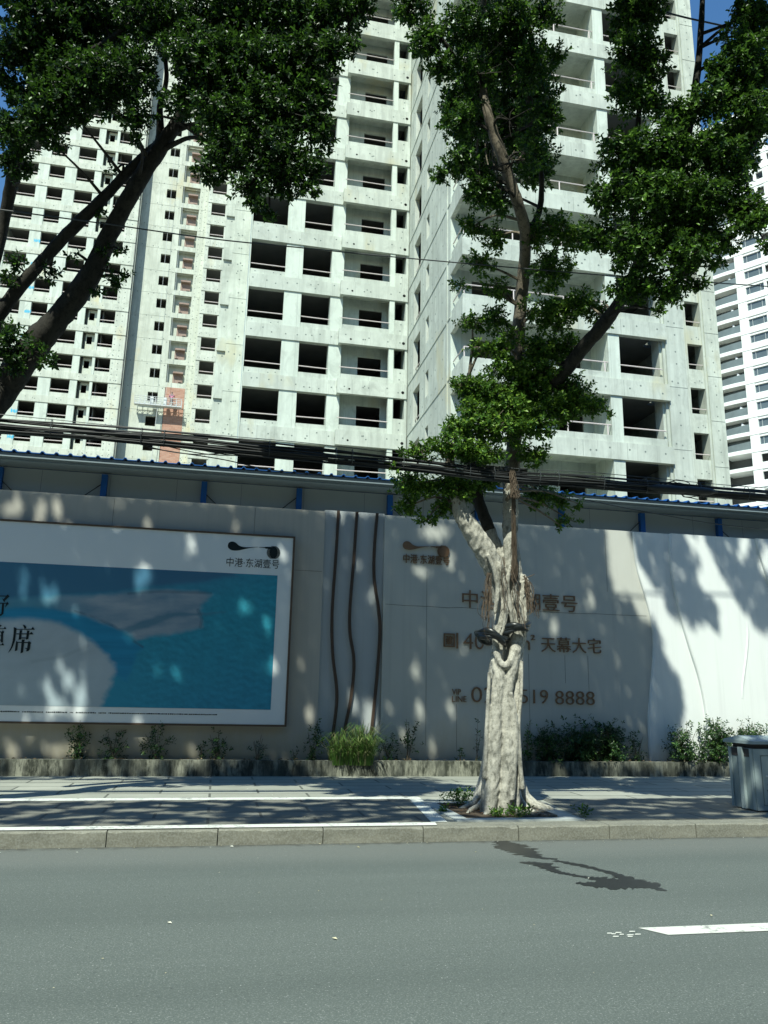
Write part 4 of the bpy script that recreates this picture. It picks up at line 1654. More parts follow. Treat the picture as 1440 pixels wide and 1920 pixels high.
LIMB_A = [(938, 1130, 9.0, 15), (935, 1095, 8.98, 19), (925, 1065, 8.95, 21), (909, 1033, 8.92, 22), (891, 1005, 8.9, 20), (875, 980, 8.9, 18), (862, 955, 8.9, 16), (853, 925, 8.9, 13)]
strand(LIMB_A, 12)
LIMB_B = [(952, 1100, 9.05, 14), (945, 1060, 9.08, 14), (930, 1025, 9.1, 13), (914, 985, 9.12, 12)]
strand(LIMB_B)
LIMB_C = [(962, 1120, 9.0, 16), (962, 1070, 8.98, 18), (958, 1025, 8.98, 16), (956, 985, 9.0, 16), (957, 945, 9.0, 16), (959, 905, 9.0, 16)]
strand(LIMB_C)
# loop of bark like a basket handle under the strap
strand([(929, 1195, 8.88, 6), (931, 1222, 8.86, 7), (936, 1240, 8.84, 7), (945, 1248, 8.83, 8), (956, 1243, 8.84, 8), (963, 1220, 8.87, 8), (964, 1195, 8.88, 6)], 8)
strand([(926, 1238, 8.90, 7), (932, 1262, 8.86, 7), (944, 1275, 8.84, 7), (950, 1300, 8.84, 6)], 8)
# slender roots grown over the bark
for pts in ([(935, 1055, 8.84, 5), (945, 1090, 8.82, 5), (950, 1130, 8.83, 5), (946, 1170, 8.83, 4), (938, 1195, 8.85, 3)],
            [(958, 1060, 8.82, 4), (951, 1095, 8.82, 5), (957, 1140, 8.82, 5), (963, 1180, 8.84, 4)],
            [(972, 1075, 8.82, 5), (965, 1110, 8.80, 5), (975, 1150, 8.81, 5), (980, 1180, 8.83, 4)],
            [(985, 1090, 8.86, 6), (993, 1115, 8.86, 6), (990, 1140, 8.86, 5), (984, 1165, 8.87, 4)],
            [(915, 1040, 8.78, 4), (928, 1075, 8.80, 5), (933, 1110, 8.82, 5), (928, 1150, 8.84, 4)],
            [(978, 1240, 8.87, 4), (977, 1300, 8.83, 4), (972, 1360, 8.80, 5), (974, 1420, 8.80, 5), (980, 1480, 8.83, 5)],
            [(918, 1260, 8.86, 4), (914, 1330, 8.83, 4), (911, 1400, 8.82, 5), (908, 1460, 8.84, 5)]):
    strand(pts, 6)
bl = Vector((0, 0, 0))
for i in range(17):
    a = 2 * math.pi * i / 17 + random.uniform(-.15, .15)
    rr = random.uniform(.42, .62) * (1.0 if math.sin(a) < .3 else .7)
    ex = Vector((math.cos(a), math.sin(a), 0))
    sd = Vector((-ex.y, ex.x, 0)) * random.uniform(-.16, .16)
    r0 = random.uniform(.030, .046)
    mb.tube([Vector((0, .05, .70)) + ex * .17, Vector((0, .05, .36)) + ex * .215, Vector((0, .04, .15)) + ex * .29 + sd * .3, Vector((0, .03, .055)) + ex * (.5 * rr + .14) + sd * .6, Vector((0, .03, .028)) + ex * rr + sd, Vector((0, .03, -.03)) + ex * (rr + .14) + sd * 1.6],
            [r0 * .9, r0 * 1.1, r0 * 1.1, r0 * .95, r0 * .75, r0 * .4], 8, wob=.12)
trunk = fused('trunk', mb, M['bark'], tree, .0105, 1)
off = base
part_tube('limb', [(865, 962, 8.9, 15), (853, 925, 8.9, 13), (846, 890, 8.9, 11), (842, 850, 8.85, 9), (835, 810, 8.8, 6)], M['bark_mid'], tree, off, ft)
part_tube('limb', [(918, 995, 9.11, 12), (900, 948, 9.14, 12), (889, 905, 9.14, 12), (882, 860, 9.1, 11), (876, 810, 9.0, 9), (872, 760, 8.9, 7), (880, 700, 8.8, 5)], M['bark_shade'], tree, off, ft)
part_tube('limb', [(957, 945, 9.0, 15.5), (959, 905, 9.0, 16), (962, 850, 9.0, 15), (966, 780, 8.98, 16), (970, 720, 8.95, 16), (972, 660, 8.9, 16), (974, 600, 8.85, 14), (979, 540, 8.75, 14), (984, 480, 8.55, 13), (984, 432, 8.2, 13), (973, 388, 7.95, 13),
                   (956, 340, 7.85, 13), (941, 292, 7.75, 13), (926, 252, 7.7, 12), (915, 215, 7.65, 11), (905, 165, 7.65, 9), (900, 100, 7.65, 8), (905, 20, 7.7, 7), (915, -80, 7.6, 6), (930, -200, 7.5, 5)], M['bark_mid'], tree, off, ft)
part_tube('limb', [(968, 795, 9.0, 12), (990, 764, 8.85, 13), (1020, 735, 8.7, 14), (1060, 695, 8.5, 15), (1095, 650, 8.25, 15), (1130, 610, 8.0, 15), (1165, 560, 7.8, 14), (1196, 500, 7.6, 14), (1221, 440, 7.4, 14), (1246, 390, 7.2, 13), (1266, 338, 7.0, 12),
                   (1285, 270, 6.9, 11), (1300, 190, 6.8, 10), (1312, 90, 6.7, 8), (1320, -60, 6.6, 6), (1330, -250, 6.5, 5)], M['bark_shade'], tree, off, ft)
part_tube('limb', [(1196, 500, 7.6, 9), (1190, 440, 7.3, 8), (1185, 360, 7.1, 8), (1192, 280, 7.0, 7), (1200, 180, 6.9, 6), (1205, 60, 6.8, 5)], M['bark_shade'], tree, off, ft)
part_tube('limb', [(1221, 440, 7.4, 8), (1290, 400, 7.0, 7), (1360, 350, 6.7, 6), (1420, 260, 6.5, 5)], M['bark_shade'], tree, off, ft)
part_tube('limb', [(984, 440, 8.2, 7), (1010, 400, 8.3, 7), (1015, 330, 8.0, 6), (1000, 230, 7.8, 6), (985, 130, 7.6, 5)], M['bark_shade'], tree, off, ft)
part_tube('limb', [(915, 215, 7.65, 6), (880, 150, 7.8, 5), (840, 90, 7.6, 5), (790, 20, 7.5, 4)], M['bark_shade'], tree, off, ft)
hi = 9.6
for u, v, Y, ru, rv, d in (
        (775, 15, 7.5, 48, 40, 1), (800, 75, 7.5, 42, 45, 1), (825, 125, 7.5, 30, 30, .9), (870, 50, 7.5, 60, 60, 1), (955, 40, 7.4, 60, 60, 1), (1025, 20, 7.4, 40, 30, .9), (895, 140, 7.5, 75, 65, 1),
        (985, 130, 7.4, 68, 55, 1), (1045, 105, 7.4, 24, 22, .8), (865, 230, 7.6, 45, 50, 1), (955, 225, 7.5, 75, 65, 1.1), (1025, 215, 7.5, 30, 45, 1), (865, 300, 7.7, 45, 30, .9), (830, 325, 7.8, 28, 20, .8),
        (960, 305, 7.6, 62, 55, 1.1), (905, 355, 7.8, 45, 42, 1), (1000, 290, 7.6, 34, 40, .9), (940, 380, 7.8, 30, 24, .9), (965, 235, 8.7, 85, 80, 1.1), (1005, 310, 8.7, 50, 55, 1), (900, 295, 8.7, 60, 60, 1), (935, 370, 8.7, 46, 32, 1), (880, 220, 8.5, 60, 60, 1), (1000, 180, 8.3, 60, 60, 1), (920, 130, 8.3, 90, 70, 1), (960, 100, 7.6, 90, 90, .8), (935, -40, 7.6, 110, 60, .8), (850, 190, 7.7, 30, 35, .8)):
    ft.clump(u, v, Y, ru, rv, d * hi)
for u, v, Y, ru, rv, d in (
        (1175, 20, 6.8, 45, 60, 1), (1215, 20, 6.8, 42, 60, 1), (1190, 100, 6.8, 58, 60, 1.1), (1225, 120, 6.7, 38, 50, 1), (1180, 180, 6.8, 45, 50, 1.1), (1225, 190, 6.8, 40, 40, 1), (1270, 215, 6.6, 55, 40, .9), (1330, 190, 6.4, 55, 55, .9),
        (1345, 130, 6.3, 38, 40, .8), (1400, 110, 6.2, 50, 70, 1), (1415, 30, 6.2, 38, 50, 1), (1165, 290, 6.9, 60, 55, 1), (1250, 280, 6.7, 80, 60, 1.1), (1340, 280, 6.5, 75, 60, 1.1), (1405, 210, 6.3, 50, 60, 1.1),
        (1140, 365, 7.0, 50, 45, 1), (1230, 370, 6.8, 80, 65, 1.2), (1325, 370, 6.6, 70, 55, 1.1), (1385, 330, 6.5, 28, 40, .8), (1400, 420, 6.5, 48, 26, .9), (1125, 440, 7.2, 34, 45, .9), (1200, 465, 7.0, 75, 60, 1.2),
        (1290, 470, 6.8, 65, 55, 1.1), (1355, 455, 6.7, 40, 30, .9), (1185, 540, 7.2, 55, 36, 1), (1260, 540, 7.0, 52, 36, 1), (1310, 535, 6.9, 26, 22, .6), (1238, 583, 7.0, 18, 16, .6), (1340, 500, 6.8, 22, 16, .5), (1435, 455, 6.4, 20, 18, .6), (1390, 160, 6.4, 70, 60, 1.1), (1420, 230, 6.4, 50, 45, 1.1), (1370, 290, 6.6, 60, 60, 1.0), (1390, 385, 6.6, 50, 40, 1.0), (1425, 400, 6.5, 40, 30, 1.0), (1300, 420, 6.9, 70, 60, 1), (1420, 60, 6.4, 45, 70, 1), (1400, 20, 6.3, 40, 40, 1), (1432, 130, 6.3, 36, 60, 1.1), (1380, 80, 6.3, 40, 50, .9), (1425, 200, 6.3, 40, 50, 1), (1250, 380, 7.3, 120, 110, .6), (1380, 260, 6.9, 70, 90, .6)):
    ft.clump(u, v, Y, ru, rv, d * hi, .058)
lo = Tree()
lo.sk = ft.sk
for u, v, Y, ru, rv, d in (
        (885, 425, 8.3, 32, 22, .7), (930, 445, 8.35, 34, 30, .7), (1035, 425, 8.2, 50, 32, .7), (1085, 445, 8.2, 40, 36, .8), (900, 495, 8.4, 40, 26, .5), (860, 535, 8.5, 22, 12, .45), (1030, 505, 8.4, 55, 45, .8), (935, 540, 8.5, 40, 22, .5),
        (885, 605, 8.6, 36, 20, .6), (930, 600, 8.6, 36, 34, .7), (905, 650, 8.6, 34, 18, .6), (950, 650, 8.6, 40, 32, .9), (1040, 590, 8.5, 55, 45, .9), (1010, 660, 8.6, 46, 38, 1), (1090, 570, 8.3, 45, 35, .8), (1128, 590, 8.3, 30, 24, .6),
        (870, 720, 8.7, 30, 24, .7), (910, 735, 8.7, 52, 36, 1), (985, 725, 8.7, 55, 38, 1), (1060, 720, 8.7, 50, 26, .8), (1110, 762, 8.7, 34, 18, .9), (1080, 745, 8.6, 50, 30, .9), (1030, 760, 8.6, 50, 34, 1), (960, 765, 8.6, 60, 34, 1), (895, 775, 8.6, 45, 28, .9), (860, 800, 8.6, 40, 26, .8), (1010, 700, 8.6, 50, 30, .9), (950, 690, 8.6, 46, 24, .9), (1060, 650, 8.5, 40, 30, .8), (985, 590, 8.5, 26, 40, .6), (1000, 450, 8.3, 30, 40, .6), (1145, 775, 8.7, 12, 8, .5), (1060, 770, 8.7, 40, 24, .8), (935, 805, 8.6, 75, 38, 1.1), (1010, 795, 8.6, 42, 32, .9),
        (845, 835, 8.6, 52, 26, .9), (790, 845, 8.6, 34, 18, .6), (752, 850, 8.6, 18, 10, .4), (740, 875, 8.6, 16, 8, .4), (905, 850, 8.6, 55, 24, 1), (1000, 855, 8.7, 36, 24, .8),
        (775, 912, 8.9, 46, 26, 1), (850, 915, 8.9, 50, 34, 1.1), (905, 905, 8.95, 34, 20, .8), (765, 950, 9.0, 24, 20, .7), (800, 975, 9.0, 26, 12, .5), (830, 955, 9.0, 30, 16, .6), (1010, 930, 9.4, 34, 32, .8), (1050, 940, 9.5, 26, 24, .5), (1070, 975, 9.5, 22, 14, .35), (1050, 985, 9.5, 10, 14, .5), (1085, 945, 9.5, 12, 14, .3), (960, 300, 8.0, 14, 22, .5), (975, 295, 8.0, 10, 18, .5)):
    lo.clump(u, v, Y, ru, rv, d * 11, .055)
lo.tw.build('twigs', M['bark_mid'], tree).location = -base
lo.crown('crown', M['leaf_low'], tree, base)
m = MB()
wisp(m, at(962, 884, 8.5), at(966, 1092, 8.78), 70, .017, .0035, 0, 9)
wisp(m, at(960, 884, 8.5), at(964, 935, 8.5), 46, .026, .0035, 0, 6)
m.build('aerial_root', M['root'], tree).location = -base
m = MB()
wisp(m, at(916, 1075, 8.8), at(908, 1165, 8.78), 15, .028, .003)
wisp(m, at(920, 1085, 8.8), at(914, 1185, 8.78), 10, .02, .0025)
for pts in ([(905, 1120), (896, 1135), (898, 1152), (912, 1158), (930, 1150)], [(918, 1150), (906, 1165), (908, 1185), (916, 1200)]):
    m.tube(curve([tuple(at(u, v, 8.74)) for u, v in pts], 4), .003, 4)
wisp(m, at(985, 1080, 8.8), at(996, 1150, 8.75), 13, .035, .0035)
wisp(m, at(992, 1090, 8.8), at(1008, 1160, 8.76), 6, .02, .003)
for pts in ([(978, 1088), (990, 1082), (1002, 1077)], [(980, 1080), (996, 1094), (1001, 1110), (998, 1128)]):
    m.tube(curve([tuple(at(u, v, 8.72)) for u, v in pts], 4), .005, 5)
wisp(m, at(960, 1065, 8.76), at(975, 1180, 8.74), 7, .05, .0035)
wisp(m, at(945, 1045, 8.76), at(950, 1150, 8.76), 6, .05, .003)
m.build('aerial_root', M['root'], tree).location = -base
m = MB()
wisp(m, at(924, 255, 7.9), at(935, 372, 7.9), 7, .03, .005)
wisp(m, at(893, 200, 7.7), at(896, 345, 7.7), 5, .015, .004)
wisp(m, at(918, 250, 7.9), at(916, 320, 7.9), 4, .04, .005)
for pts in ([(925, 258), (912, 262), (910, 285), (918, 320), (925, 350)], [(950, 330), (942, 345), (938, 372)]):
    m.tube(curve([tuple(at(u, v, 7.85)) for u, v in pts], 4), .007, 5)
m.build('aerial_root', M['bark_mid'], tree).location = -base

# the black strap tied round the two halves of the trunk
p0 = at(945, 1190, 8.9)
strap = thing('tie_strap', 'black rubber strap wound in two loops round the fig tree trunk', 'strap', tuple(p0))
for cu_, cv_, ru_, tl in ((921, 1196, .155, -.09), (962, 1179, .165, .06)):
    c = at(cu_, cv_, 8.96) - p0
    for kx in range(3):
        pts, rr = [], []
        for i in range(25):
            a = 2 * math.pi * i / 24
            dz = tl * math.cos(a) * .55 + .016 * math.sin(3 * a + kx) + (kx - 1) * .026
            pts.append(c + Vector((ru_ * math.cos(a) * (1 + .05 * math.sin(2 * a + kx)), (ru_ * 1.35 + .008 * kx) * math.sin(a), dz)))
            rr.append(.030 + .009 * math.sin(4 * a + kx * 2))
        m = MB().tube(pts, rr, 8)
        m.build('strap_loop', plain('black rubber strap', (.012, .015, .015), .35, .5), strap, True)

# tree pit: stone frame, soil, iron grate bars
P1, P2, P3, P4 = [gz(u, v, PZ).xy for u, v in ((858, 1541), (770, 1497), (1010, 1503), (1075, 1538))]
pit = thing('tree_pit', 'square stone framed tree pit with a half buried iron grate under the fig tree', 'tree pit', (3.3, 9.1, PZ))
op = Vector((-3.3, -9.1, -PZ))
IX0, IX1, IY0, IY1 = 2.71, 3.78, 8.53, 9.72
m = MB()
for a, b, c, d in ((IX0 - .15, IX1 + .22, IY0 - .16, IY0), (IX0 - .15, IX1 + .22, IY1, IY1 + .14), (IX0 - .15, IX0, IY0, IY1), (IX1, IX1 + .22, IY0, IY1)):
    m.box(a, b, c, d, PZ - .05, PZ + .016)
m.build('stone_frame', M['stone_frame'], pit).location = op
m = MB()
gx = 14
grid = [[(IX0 + (IX1 - IX0) * i / gx, IY0 + (IY1 - IY0) * j / gx, PZ + .006 + random.uniform(0, .012) + .03 * math.exp(-((IX0 + (IX1 - IX0) * i / gx - base.x) ** 2 + (IY0 + (IY1 - IY0) * j / gx - base.y - .1) ** 2) / .08)) for j in range(gx + 1)] for i in range(gx + 1)]
vs = [p for row in grid for p in row]
m.add(vs, [(i * (gx + 1) + j, (i + 1) * (gx + 1) + j, (i + 1) * (gx + 1) + j + 1, i * (gx + 1) + j + 1) for i in range(gx) for j in range(gx)])
m.build('soil', M['soil'], pit, True).location = op
m = MB()
for i in range(11):
    y = IY0 + .05 + i * (IY1 - IY0 - .1) / 10
    m.box(3.36, IX1 - .01, y - .012, y + .012, PZ + .012, PZ + .034)
for x in (3.50, 3.64, IX1 - .03):
    m.box(x - .012, x + .012, IY0 + .02, IY1 - .02, PZ + .010, PZ + .036)
m.build('iron_grate', M['iron'], pit).location = op
m = MB()
for i in range(90):
    x, y = random.uniform(IX0, IX1), random.uniform(IY0, IY1)
    a = random.uniform(0, 3.14)
    q = random.uniform(.012, .03)
    z = PZ + .03 + random.uniform(0, .012)
    m.add([(x + q * math.cos(a), y + q * math.sin(a), z), (x - q * .4 * math.sin(a), y + q * .4 * math.cos(a), z + .008), (x - q * math.cos(a), y - q * math.sin(a), z), (x + q * .4 * math.sin(a), y - q * .4 * math.cos(a), z + .004)], [(0, 1, 2, 3)])
tag(m.build('leaf_litter', leaf('brown leaf litter', (.16, .08, .04), (.28, .15, .08), (.42, .34, .2), .8, .1, .7)), 'brown dead leaves scattered on the soil of the tree pit', 'leaf litter', kind='stuff')

# ------------------------------------------------------------------ the tree at the left, its trunk outside the photograph
lbase = Vector((-3.75, 9.0, PZ))
ltree = thing('street_tree', 'big dark tree leaning in from the left with forked limbs and a dense crown', 'tree', tuple(lbase))
lt = Tree()
root_top = at(-40, 800, 9.0)
mb = MB()
p = curve([(lbase.x - .1, 9.0, PZ - .1, .34), (lbase.x, 9.0, .8, .26), (lbase.x + .15, 9.0, 2.2, .22), (root_top.x - .05, 9.0, root_top.z - .8, .19), (root_top.x, 9.0, root_top.z, .175)] + [tuple(at(u, v, 9.0)) + (r * 9 / FPX,) for u, v, r in ((-5, 745, 27), (30, 695, 27))], 6)
mb.tube([Vector(q[:3]) - lbase for q in p], [q[3] for q in p], 14, wob=.05)
mb.build('trunk', M['bark_shade'], ltree, True)
part_tube('limb', [(10, 725, 9.0, 26.6), (40, 680, 8.95, 26.6), (75, 635, 8.9, 25.9), (110, 595, 8.8, 22.3), (150, 545, 8.7, 20.9), (178, 500, 8.6, 19.4), (205, 440, 8.5, 16.6), (240, 375, 8.35, 16.6), (275, 315, 8.2, 16.6), (305, 270, 8.1, 15.8), (335, 225, 8.0, 13.0), (365, 175, 7.8, 11.5), (395, 115, 7.6, 10.1), (420, 55, 7.4, 8.6), (440, -10, 7.2, 7.9), (460, -120, 7.0, 6.5), (480, -260, 6.8, 5.0)], M['bark_shade'], ltree, lbase, lt, 12)
part_tube('limb', [(-30, 640, 9.0, 12.2), (5, 580, 8.9, 13.0), (40, 535, 8.8, 12.2), (75, 495, 8.7, 11.5), (110, 455, 8.6, 11.5), (150, 415, 8.5, 12.2), (195, 370, 8.4, 10.8), (240, 322, 8.3, 10.1), (280, 285, 8.2, 10.8), (300, 262, 8.1, 9.4), (300, 200, 8.0, 6.5), (312, 150, 7.8, 5.0), (310, 90, 7.6, 4.3), (320, 10, 7.4, 3.6)], M['bark_shade'], ltree, lbase, lt, 10)
part_tube('limb', [(-130, 760, 9.0, 15.4), (-60, 620, 8.9, 14.0), (-15, 500, 8.7, 12.6), (6, 420, 8.6, 11.2), (20, 350, 8.4, 11.9), (35, 280, 8.2, 12.6), (52, 210, 8.0, 11.9), (66, 140, 7.8, 11.2), (72, 70, 7.7, 9.8), (75, 0, 7.6, 8.4), (80, -150, 7.3, 6.3)], M['bark_shade'], ltree, lbase, lt, 10)
part_tube('limb', [(315, 255, 8.1, 8), (345, 238, 8.0, 6), (390, 232, 7.8, 5), (450, 240, 7.5, 5), (510, 215, 7.2, 4), (560, 180, 7.0, 4)], M['bark_shade'], ltree, lbase, lt, 8)
part_tube('limb', [(300, 285, 8.1, 6), (330, 268, 8.0, 5), (365, 258, 7.8, 4), (420, 280, 7.4, 4), (480, 320, 7.1, 3)], M['bark_shade'], ltree, lbase, lt, 8)
part_tube('limb', [(395, 115, 7.6, 9), (450, 110, 7.4, 7), (520, 80, 7.1, 6), (600, 50, 6.8, 5), (680, 20, 6.5, 4)], M['bark_shade'], ltree, lbase, lt, 8)
part_tube('limb', [(66, 140, 7.8, 9), (110, 110, 7.6, 7), (180, 90, 7.4, 6), (250, 40, 7.3, 5)], M['bark_shade'], ltree, lbase, lt, 8)
for u, v, Y, ru, rv, d in (
        (70, 20, 7.5, 95, 55, 1), (60, 80, 7.6, 60, 55, 1.1), (170, 40, 7.5, 85, 70, 1.1), (280, 30, 7.2, 80, 60, 1), (380, 30, 7.1, 80, 60, 1), (470, 30, 7.0, 80, 60, 1.1), (560, 30, 6.8, 80, 60, 1.1), (640, 25, 6.6, 60, 50, 1),
        (685, 12, 6.5, 30, 28, .8), (15, 105, 7.6, 40, 36, .9), (110, 140, 7.6, 65, 60, 1.1), (12, 250, 7.6, 30, 28, .8), (75, 235, 7.6, 55, 45, 1), (110, 190, 7.5, 60, 50, 1), (185, 150, 7.4, 80, 65, 1.1), (270, 130, 7.3, 70, 55, .7), (255, 215, 7.4, 42, 36, .6),
        (370, 120, 7.0, 85, 70, 1.1), (470, 130, 6.9, 90, 75, 1.2), (565, 120, 6.7, 70, 65, 1.1), (625, 100, 6.6, 34, 50, .9), (660, 90, 6.6, 22, 30, .6), (340, 190, 7.1, 40, 40, .7), (420, 220, 6.9, 65, 60, 1.1), (510, 215, 6.8, 80, 70, 1.2), (590, 190, 6.7, 46, 60, 1.1),
        (600, 250, 6.7, 34, 45, 1), (430, 290, 6.9, 60, 45, 1), (520, 295, 6.8, 70, 55, 1.1), (590, 315, 6.7, 28, 34, .9), (392, 322, 6.9, 34, 26, .8), (470, 345, 6.8, 42, 32, .8), (540, 345, 6.8, 45, 32, .9), (480, 380, 6.8, 22, 16, .7), (505, 400, 6.9, 18, 14, .7), (585, 355, 6.7, 22, 16, .6),
        (140, 215, 7.5, 26, 22, .6), (200, 205, 7.4, 24, 22, .5), (250, 262, 7.5, 16, 14, .5), (100, 270, 7.6, 16, 14, .6),
        (18, 232, 7.8, 26, 22, 1), (38, 285, 7.9, 28, 26, 1), (8, 300, 8.0, 18, 22, .9), (40, 180, 7.8, 30, 34, 1), (8, 150, 7.7, 18, 16, .9), (30, 325, 8.0, 24, 10, .8), (55, 315, 8.0, 14, 10, .8), (200, -60, 7.3, 170, 60, .8), (480, -60, 6.9, 170, 60, .8), (450, 180, 7.3, 120, 110, .6), (150, 90, 7.8, 120, 80, .6)):
    lt.clump(u, v, Y, ru, rv, d * hi, .057)
for u, v, Y, ru, rv, d in ((12, 640, 8.7, 26, 46, 1.2), (30, 680, 8.7, 18, 22, .9), (85, 668, 8.6, 18, 20, .6), (100, 680, 8.6, 10, 8, .4), (60, 650, 8.6, 20, 20, .7), (28, 495, 8.7, 22, 26, .6), (20, 530, 8.7, 16, 18, .6), (100, 505, 8.6, 28, 14, .5), (85, 520, 8.6, 14, 12, .4),
                           (215, 525, 8.5, 22, 22, .7), (238, 515, 8.5, 10, 12, .4), (225, 470, 8.4, 16, 12, .5), (195, 480, 8.5, 16, 18, .5), (180, 545, 8.6, 16, 12, .4), (213, 322, 8.3, 12, 8, .4), (190, 395, 8.4, 14, 10, .3), (140, 480, 8.5, 14, 10, .3)):
    lt.clump(u, v, Y, ru, rv, d * 5, .062)

# ------------------------------------------------------------------ the same two crowns above and in front of the frame: they shade wall and pavement
LIT = [(22, 948, 26, 22), (75, 945, 13, 22), (105, 950, 13, 28), (112, 1338, 24, 22), (132, 1296, 13, 28), (158, 1318, 15, 32), (118, 1262, 10, 20), (164, 1268, 9, 18), (88, 1356, 22, 14), (150, 1352, 24, 16), (98, 1318, 12, 20), (20, 1402, 16, 22), (120, 1402, 58, 18), (355, 1402, 14, 16), (815, 992, 36, 16), (790, 1062, 20, 14), (845, 1052, 10, 20), (215, 940, 20, 12),
       (265, 1105, 14, 28), (345, 1115, 8, 14), (410, 1195, 9, 12), (300, 1270, 10, 18), (1060, 1338, 18, 12), (660, 1310, 14, 20), (690, 1335, 16, 40), (730, 1320, 12, 14), (565, 1240, 8, 14)]
POLY_SHADE = [(-160, 900), (1135, 985), (1137, 1060), (1150, 1105), (1172, 1128), (1182, 1108), (1192, 1150), (1222, 1165), (1238, 1195), (1248, 1240), (1276, 1280), (1280, 1330), (1262, 1440), (-160, 1440)]
POLY2 = [(1180, 985), (1305, 985), (1300, 1035), (1308, 1060), (1300, 1095), (1320, 1130), (1342, 1150), (1345, 1192), (1322, 1175), (1300, 1188), (1275, 1165), (1255, 1150), (1240, 1118), (1215, 1085), (1195, 1045)]
POLY3 = [(1310, 985), (1520, 985), (1520, 1200), (1432, 1205), (1400, 1165), (1372, 1122), (1345, 1078), (1325, 1030)]
LIT += [(1395, 1035, 12, 26), (1436, 1070, 14, 30), (1292, 1020, 9, 12), (1300, 1040, 7, 10), (1405, 1150, 6, 20), (1262, 1075, 4, 8)]

for _ in range(34):
    LIT.append((rng.uniform(-20, 720), rng.uniform(945, 1400), rng.uniform(8, 13), rng.uniform(13, 26)))
for _ in range(9):
    LIT.append((rng.uniform(730, 1180), rng.uniform(1040, 1400), rng.uniform(8, 11), rng.uniform(13, 24)))


def inside(poly, x, y):
    r = np.zeros(len(x), bool)
    n = len(poly)
    for i in range(n):
        (x0, y0), (x1, y1) = poly[i], poly[(i + 1) % n]
        c = ((y0 > y) != (y1 > y)) & (x < (x1 - x0) * (y - y0) / (y1 - y0 + 1e-9) + x0)
        r ^= c
    return r


CAMR = np.array([list(_r), list(_u), list(_f)])


def project(P):
    d = (P - np.array([0, 0, CAM_Z])) @ CAMR.T
    return 720 + FPX * d[:, 0] / d[:, 2], 960 - FPX * d[:, 1] / d[:, 2], d[:, 2]




def canopy(P, kmin, kmax, trees, size=.082):
    n = len(P)
    k = rng.uniform(kmin, kmax, n)
    for _ in range(14):
        Q = P - SL * k[:, None]
        u, v, d = project(Q)
        bad = (d > .1) & (u > -60) & (u < 1500) & (v > -45)
        if not bad.any():
            break
        k[bad] += .6
    Q = P - SL * k[:, None]
    ok = ~bad
    Q = Q[ok]
    kk = (8.9 - Q[:, 1]) / SL[1]
    fx, fz = Q[:, 0] + SL[0] * kk, Q[:, 2] - kk
    Q = Q[~((np.abs(fx - 3.40) < .36) & (fz > .0) & (fz < 3.35))]
    Q = Q[clear_of_bare(Q)]
    A = rng.normal(0, .6, (len(Q), 3)) + [0, 0, .5]
    S = size * rng.uniform(.8, 1.2, len(Q))
    left = Q[:, 0] + rng.normal(0, .4, len(Q)) < -.3
    for t, mk in ((trees[0], left), (trees[1], ~left)):
        if mk.any():
            t.rosettes(Q[mk], A[mk], S[mk])


def wall_targets(poly, per_m2, y=WY - .03):
    us = [p[0] for p in poly]
    vs = [p[1] for p in poly]
    area = (max(us) - min(us)) * (max(vs) - min(vs)) * (13.5 / FPX) ** 2
    n = int(area * per_m2)
    u, v = rng.uniform(min(us), max(us), n), rng.uniform(min(vs), max(vs), n)
    ok = inside(poly, u, v)
    for a, b, c, d in LIT:
        ok &= ((u - a) / c) ** 2 + ((v - b) / d) ** 2 > 1
    u, v = u[ok], v[ok]
    D = (u[:, None] - 720) / FPX * CAMR[0] - (v[:, None] - 960) / FPX * CAMR[1] + CAMR[2]
    return np.array([0, 0, CAM_Z]) + D * (y / D[:, 1:2])


def ground_targets(x0, x1, y0, y1, per_m2, z=PZ, hole=.42, sc=1.7):
    n = int((x1 - x0) * (y1 - y0) * per_m2)
    P = np.stack([rng.uniform(x0, x1, n), rng.uniform(y0, y1, n), np.full(n, z)], 1)
    for _ in range(int((x1 - x0) * 3)):
        cx, cy = rng.uniform(x0, x1), rng.uniform(y0, y1)
        P = P[((P[:, 0] - cx) / rng.uniform(.14, .30)) ** 2 + ((P[:, 1] - cy) / rng.uniform(.07, .13)) ** 2 > 1]
    q = np.sin(P[:, 0] * sc * 3.1 + 1.3 * np.sin(P[:, 1] * 4)) * np.sin(P[:, 1] * sc * 5.3 + 1.7 * np.sin(P[:, 0] * 2.3)) + .35 * np.sin(P[:, 0] * 11) * np.sin(P[:, 1] * 13)
    return P[q < 1 - hole * 1.2]


TT = (lt, ft)
for poly in (POLY_SHADE, POLY2, POLY3):
    canopy(wall_targets(poly, 430), 9.8, 12.8, TT)
canopy(ground_targets(-6, 9.5, 8.42, 10.15, 420), 7.5, 10.5, TT)
canopy(ground_targets(5.1, 9.6, 11.4, 13.2, 340, hole=.3), 8.5, 10.5, TT)
canopy(ground_targets(-7, .9, 12.6, 13.3, 340, hole=.3), 9, 11, TT)
ft.tw.build('twigs', M['bark_shade'], tree).location = -base
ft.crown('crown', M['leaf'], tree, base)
lt.tw.build('twigs', M['bark_shade'], ltree).location = -lbase
lt.crown('crown', M['leaf_dark'], ltree, lbase)
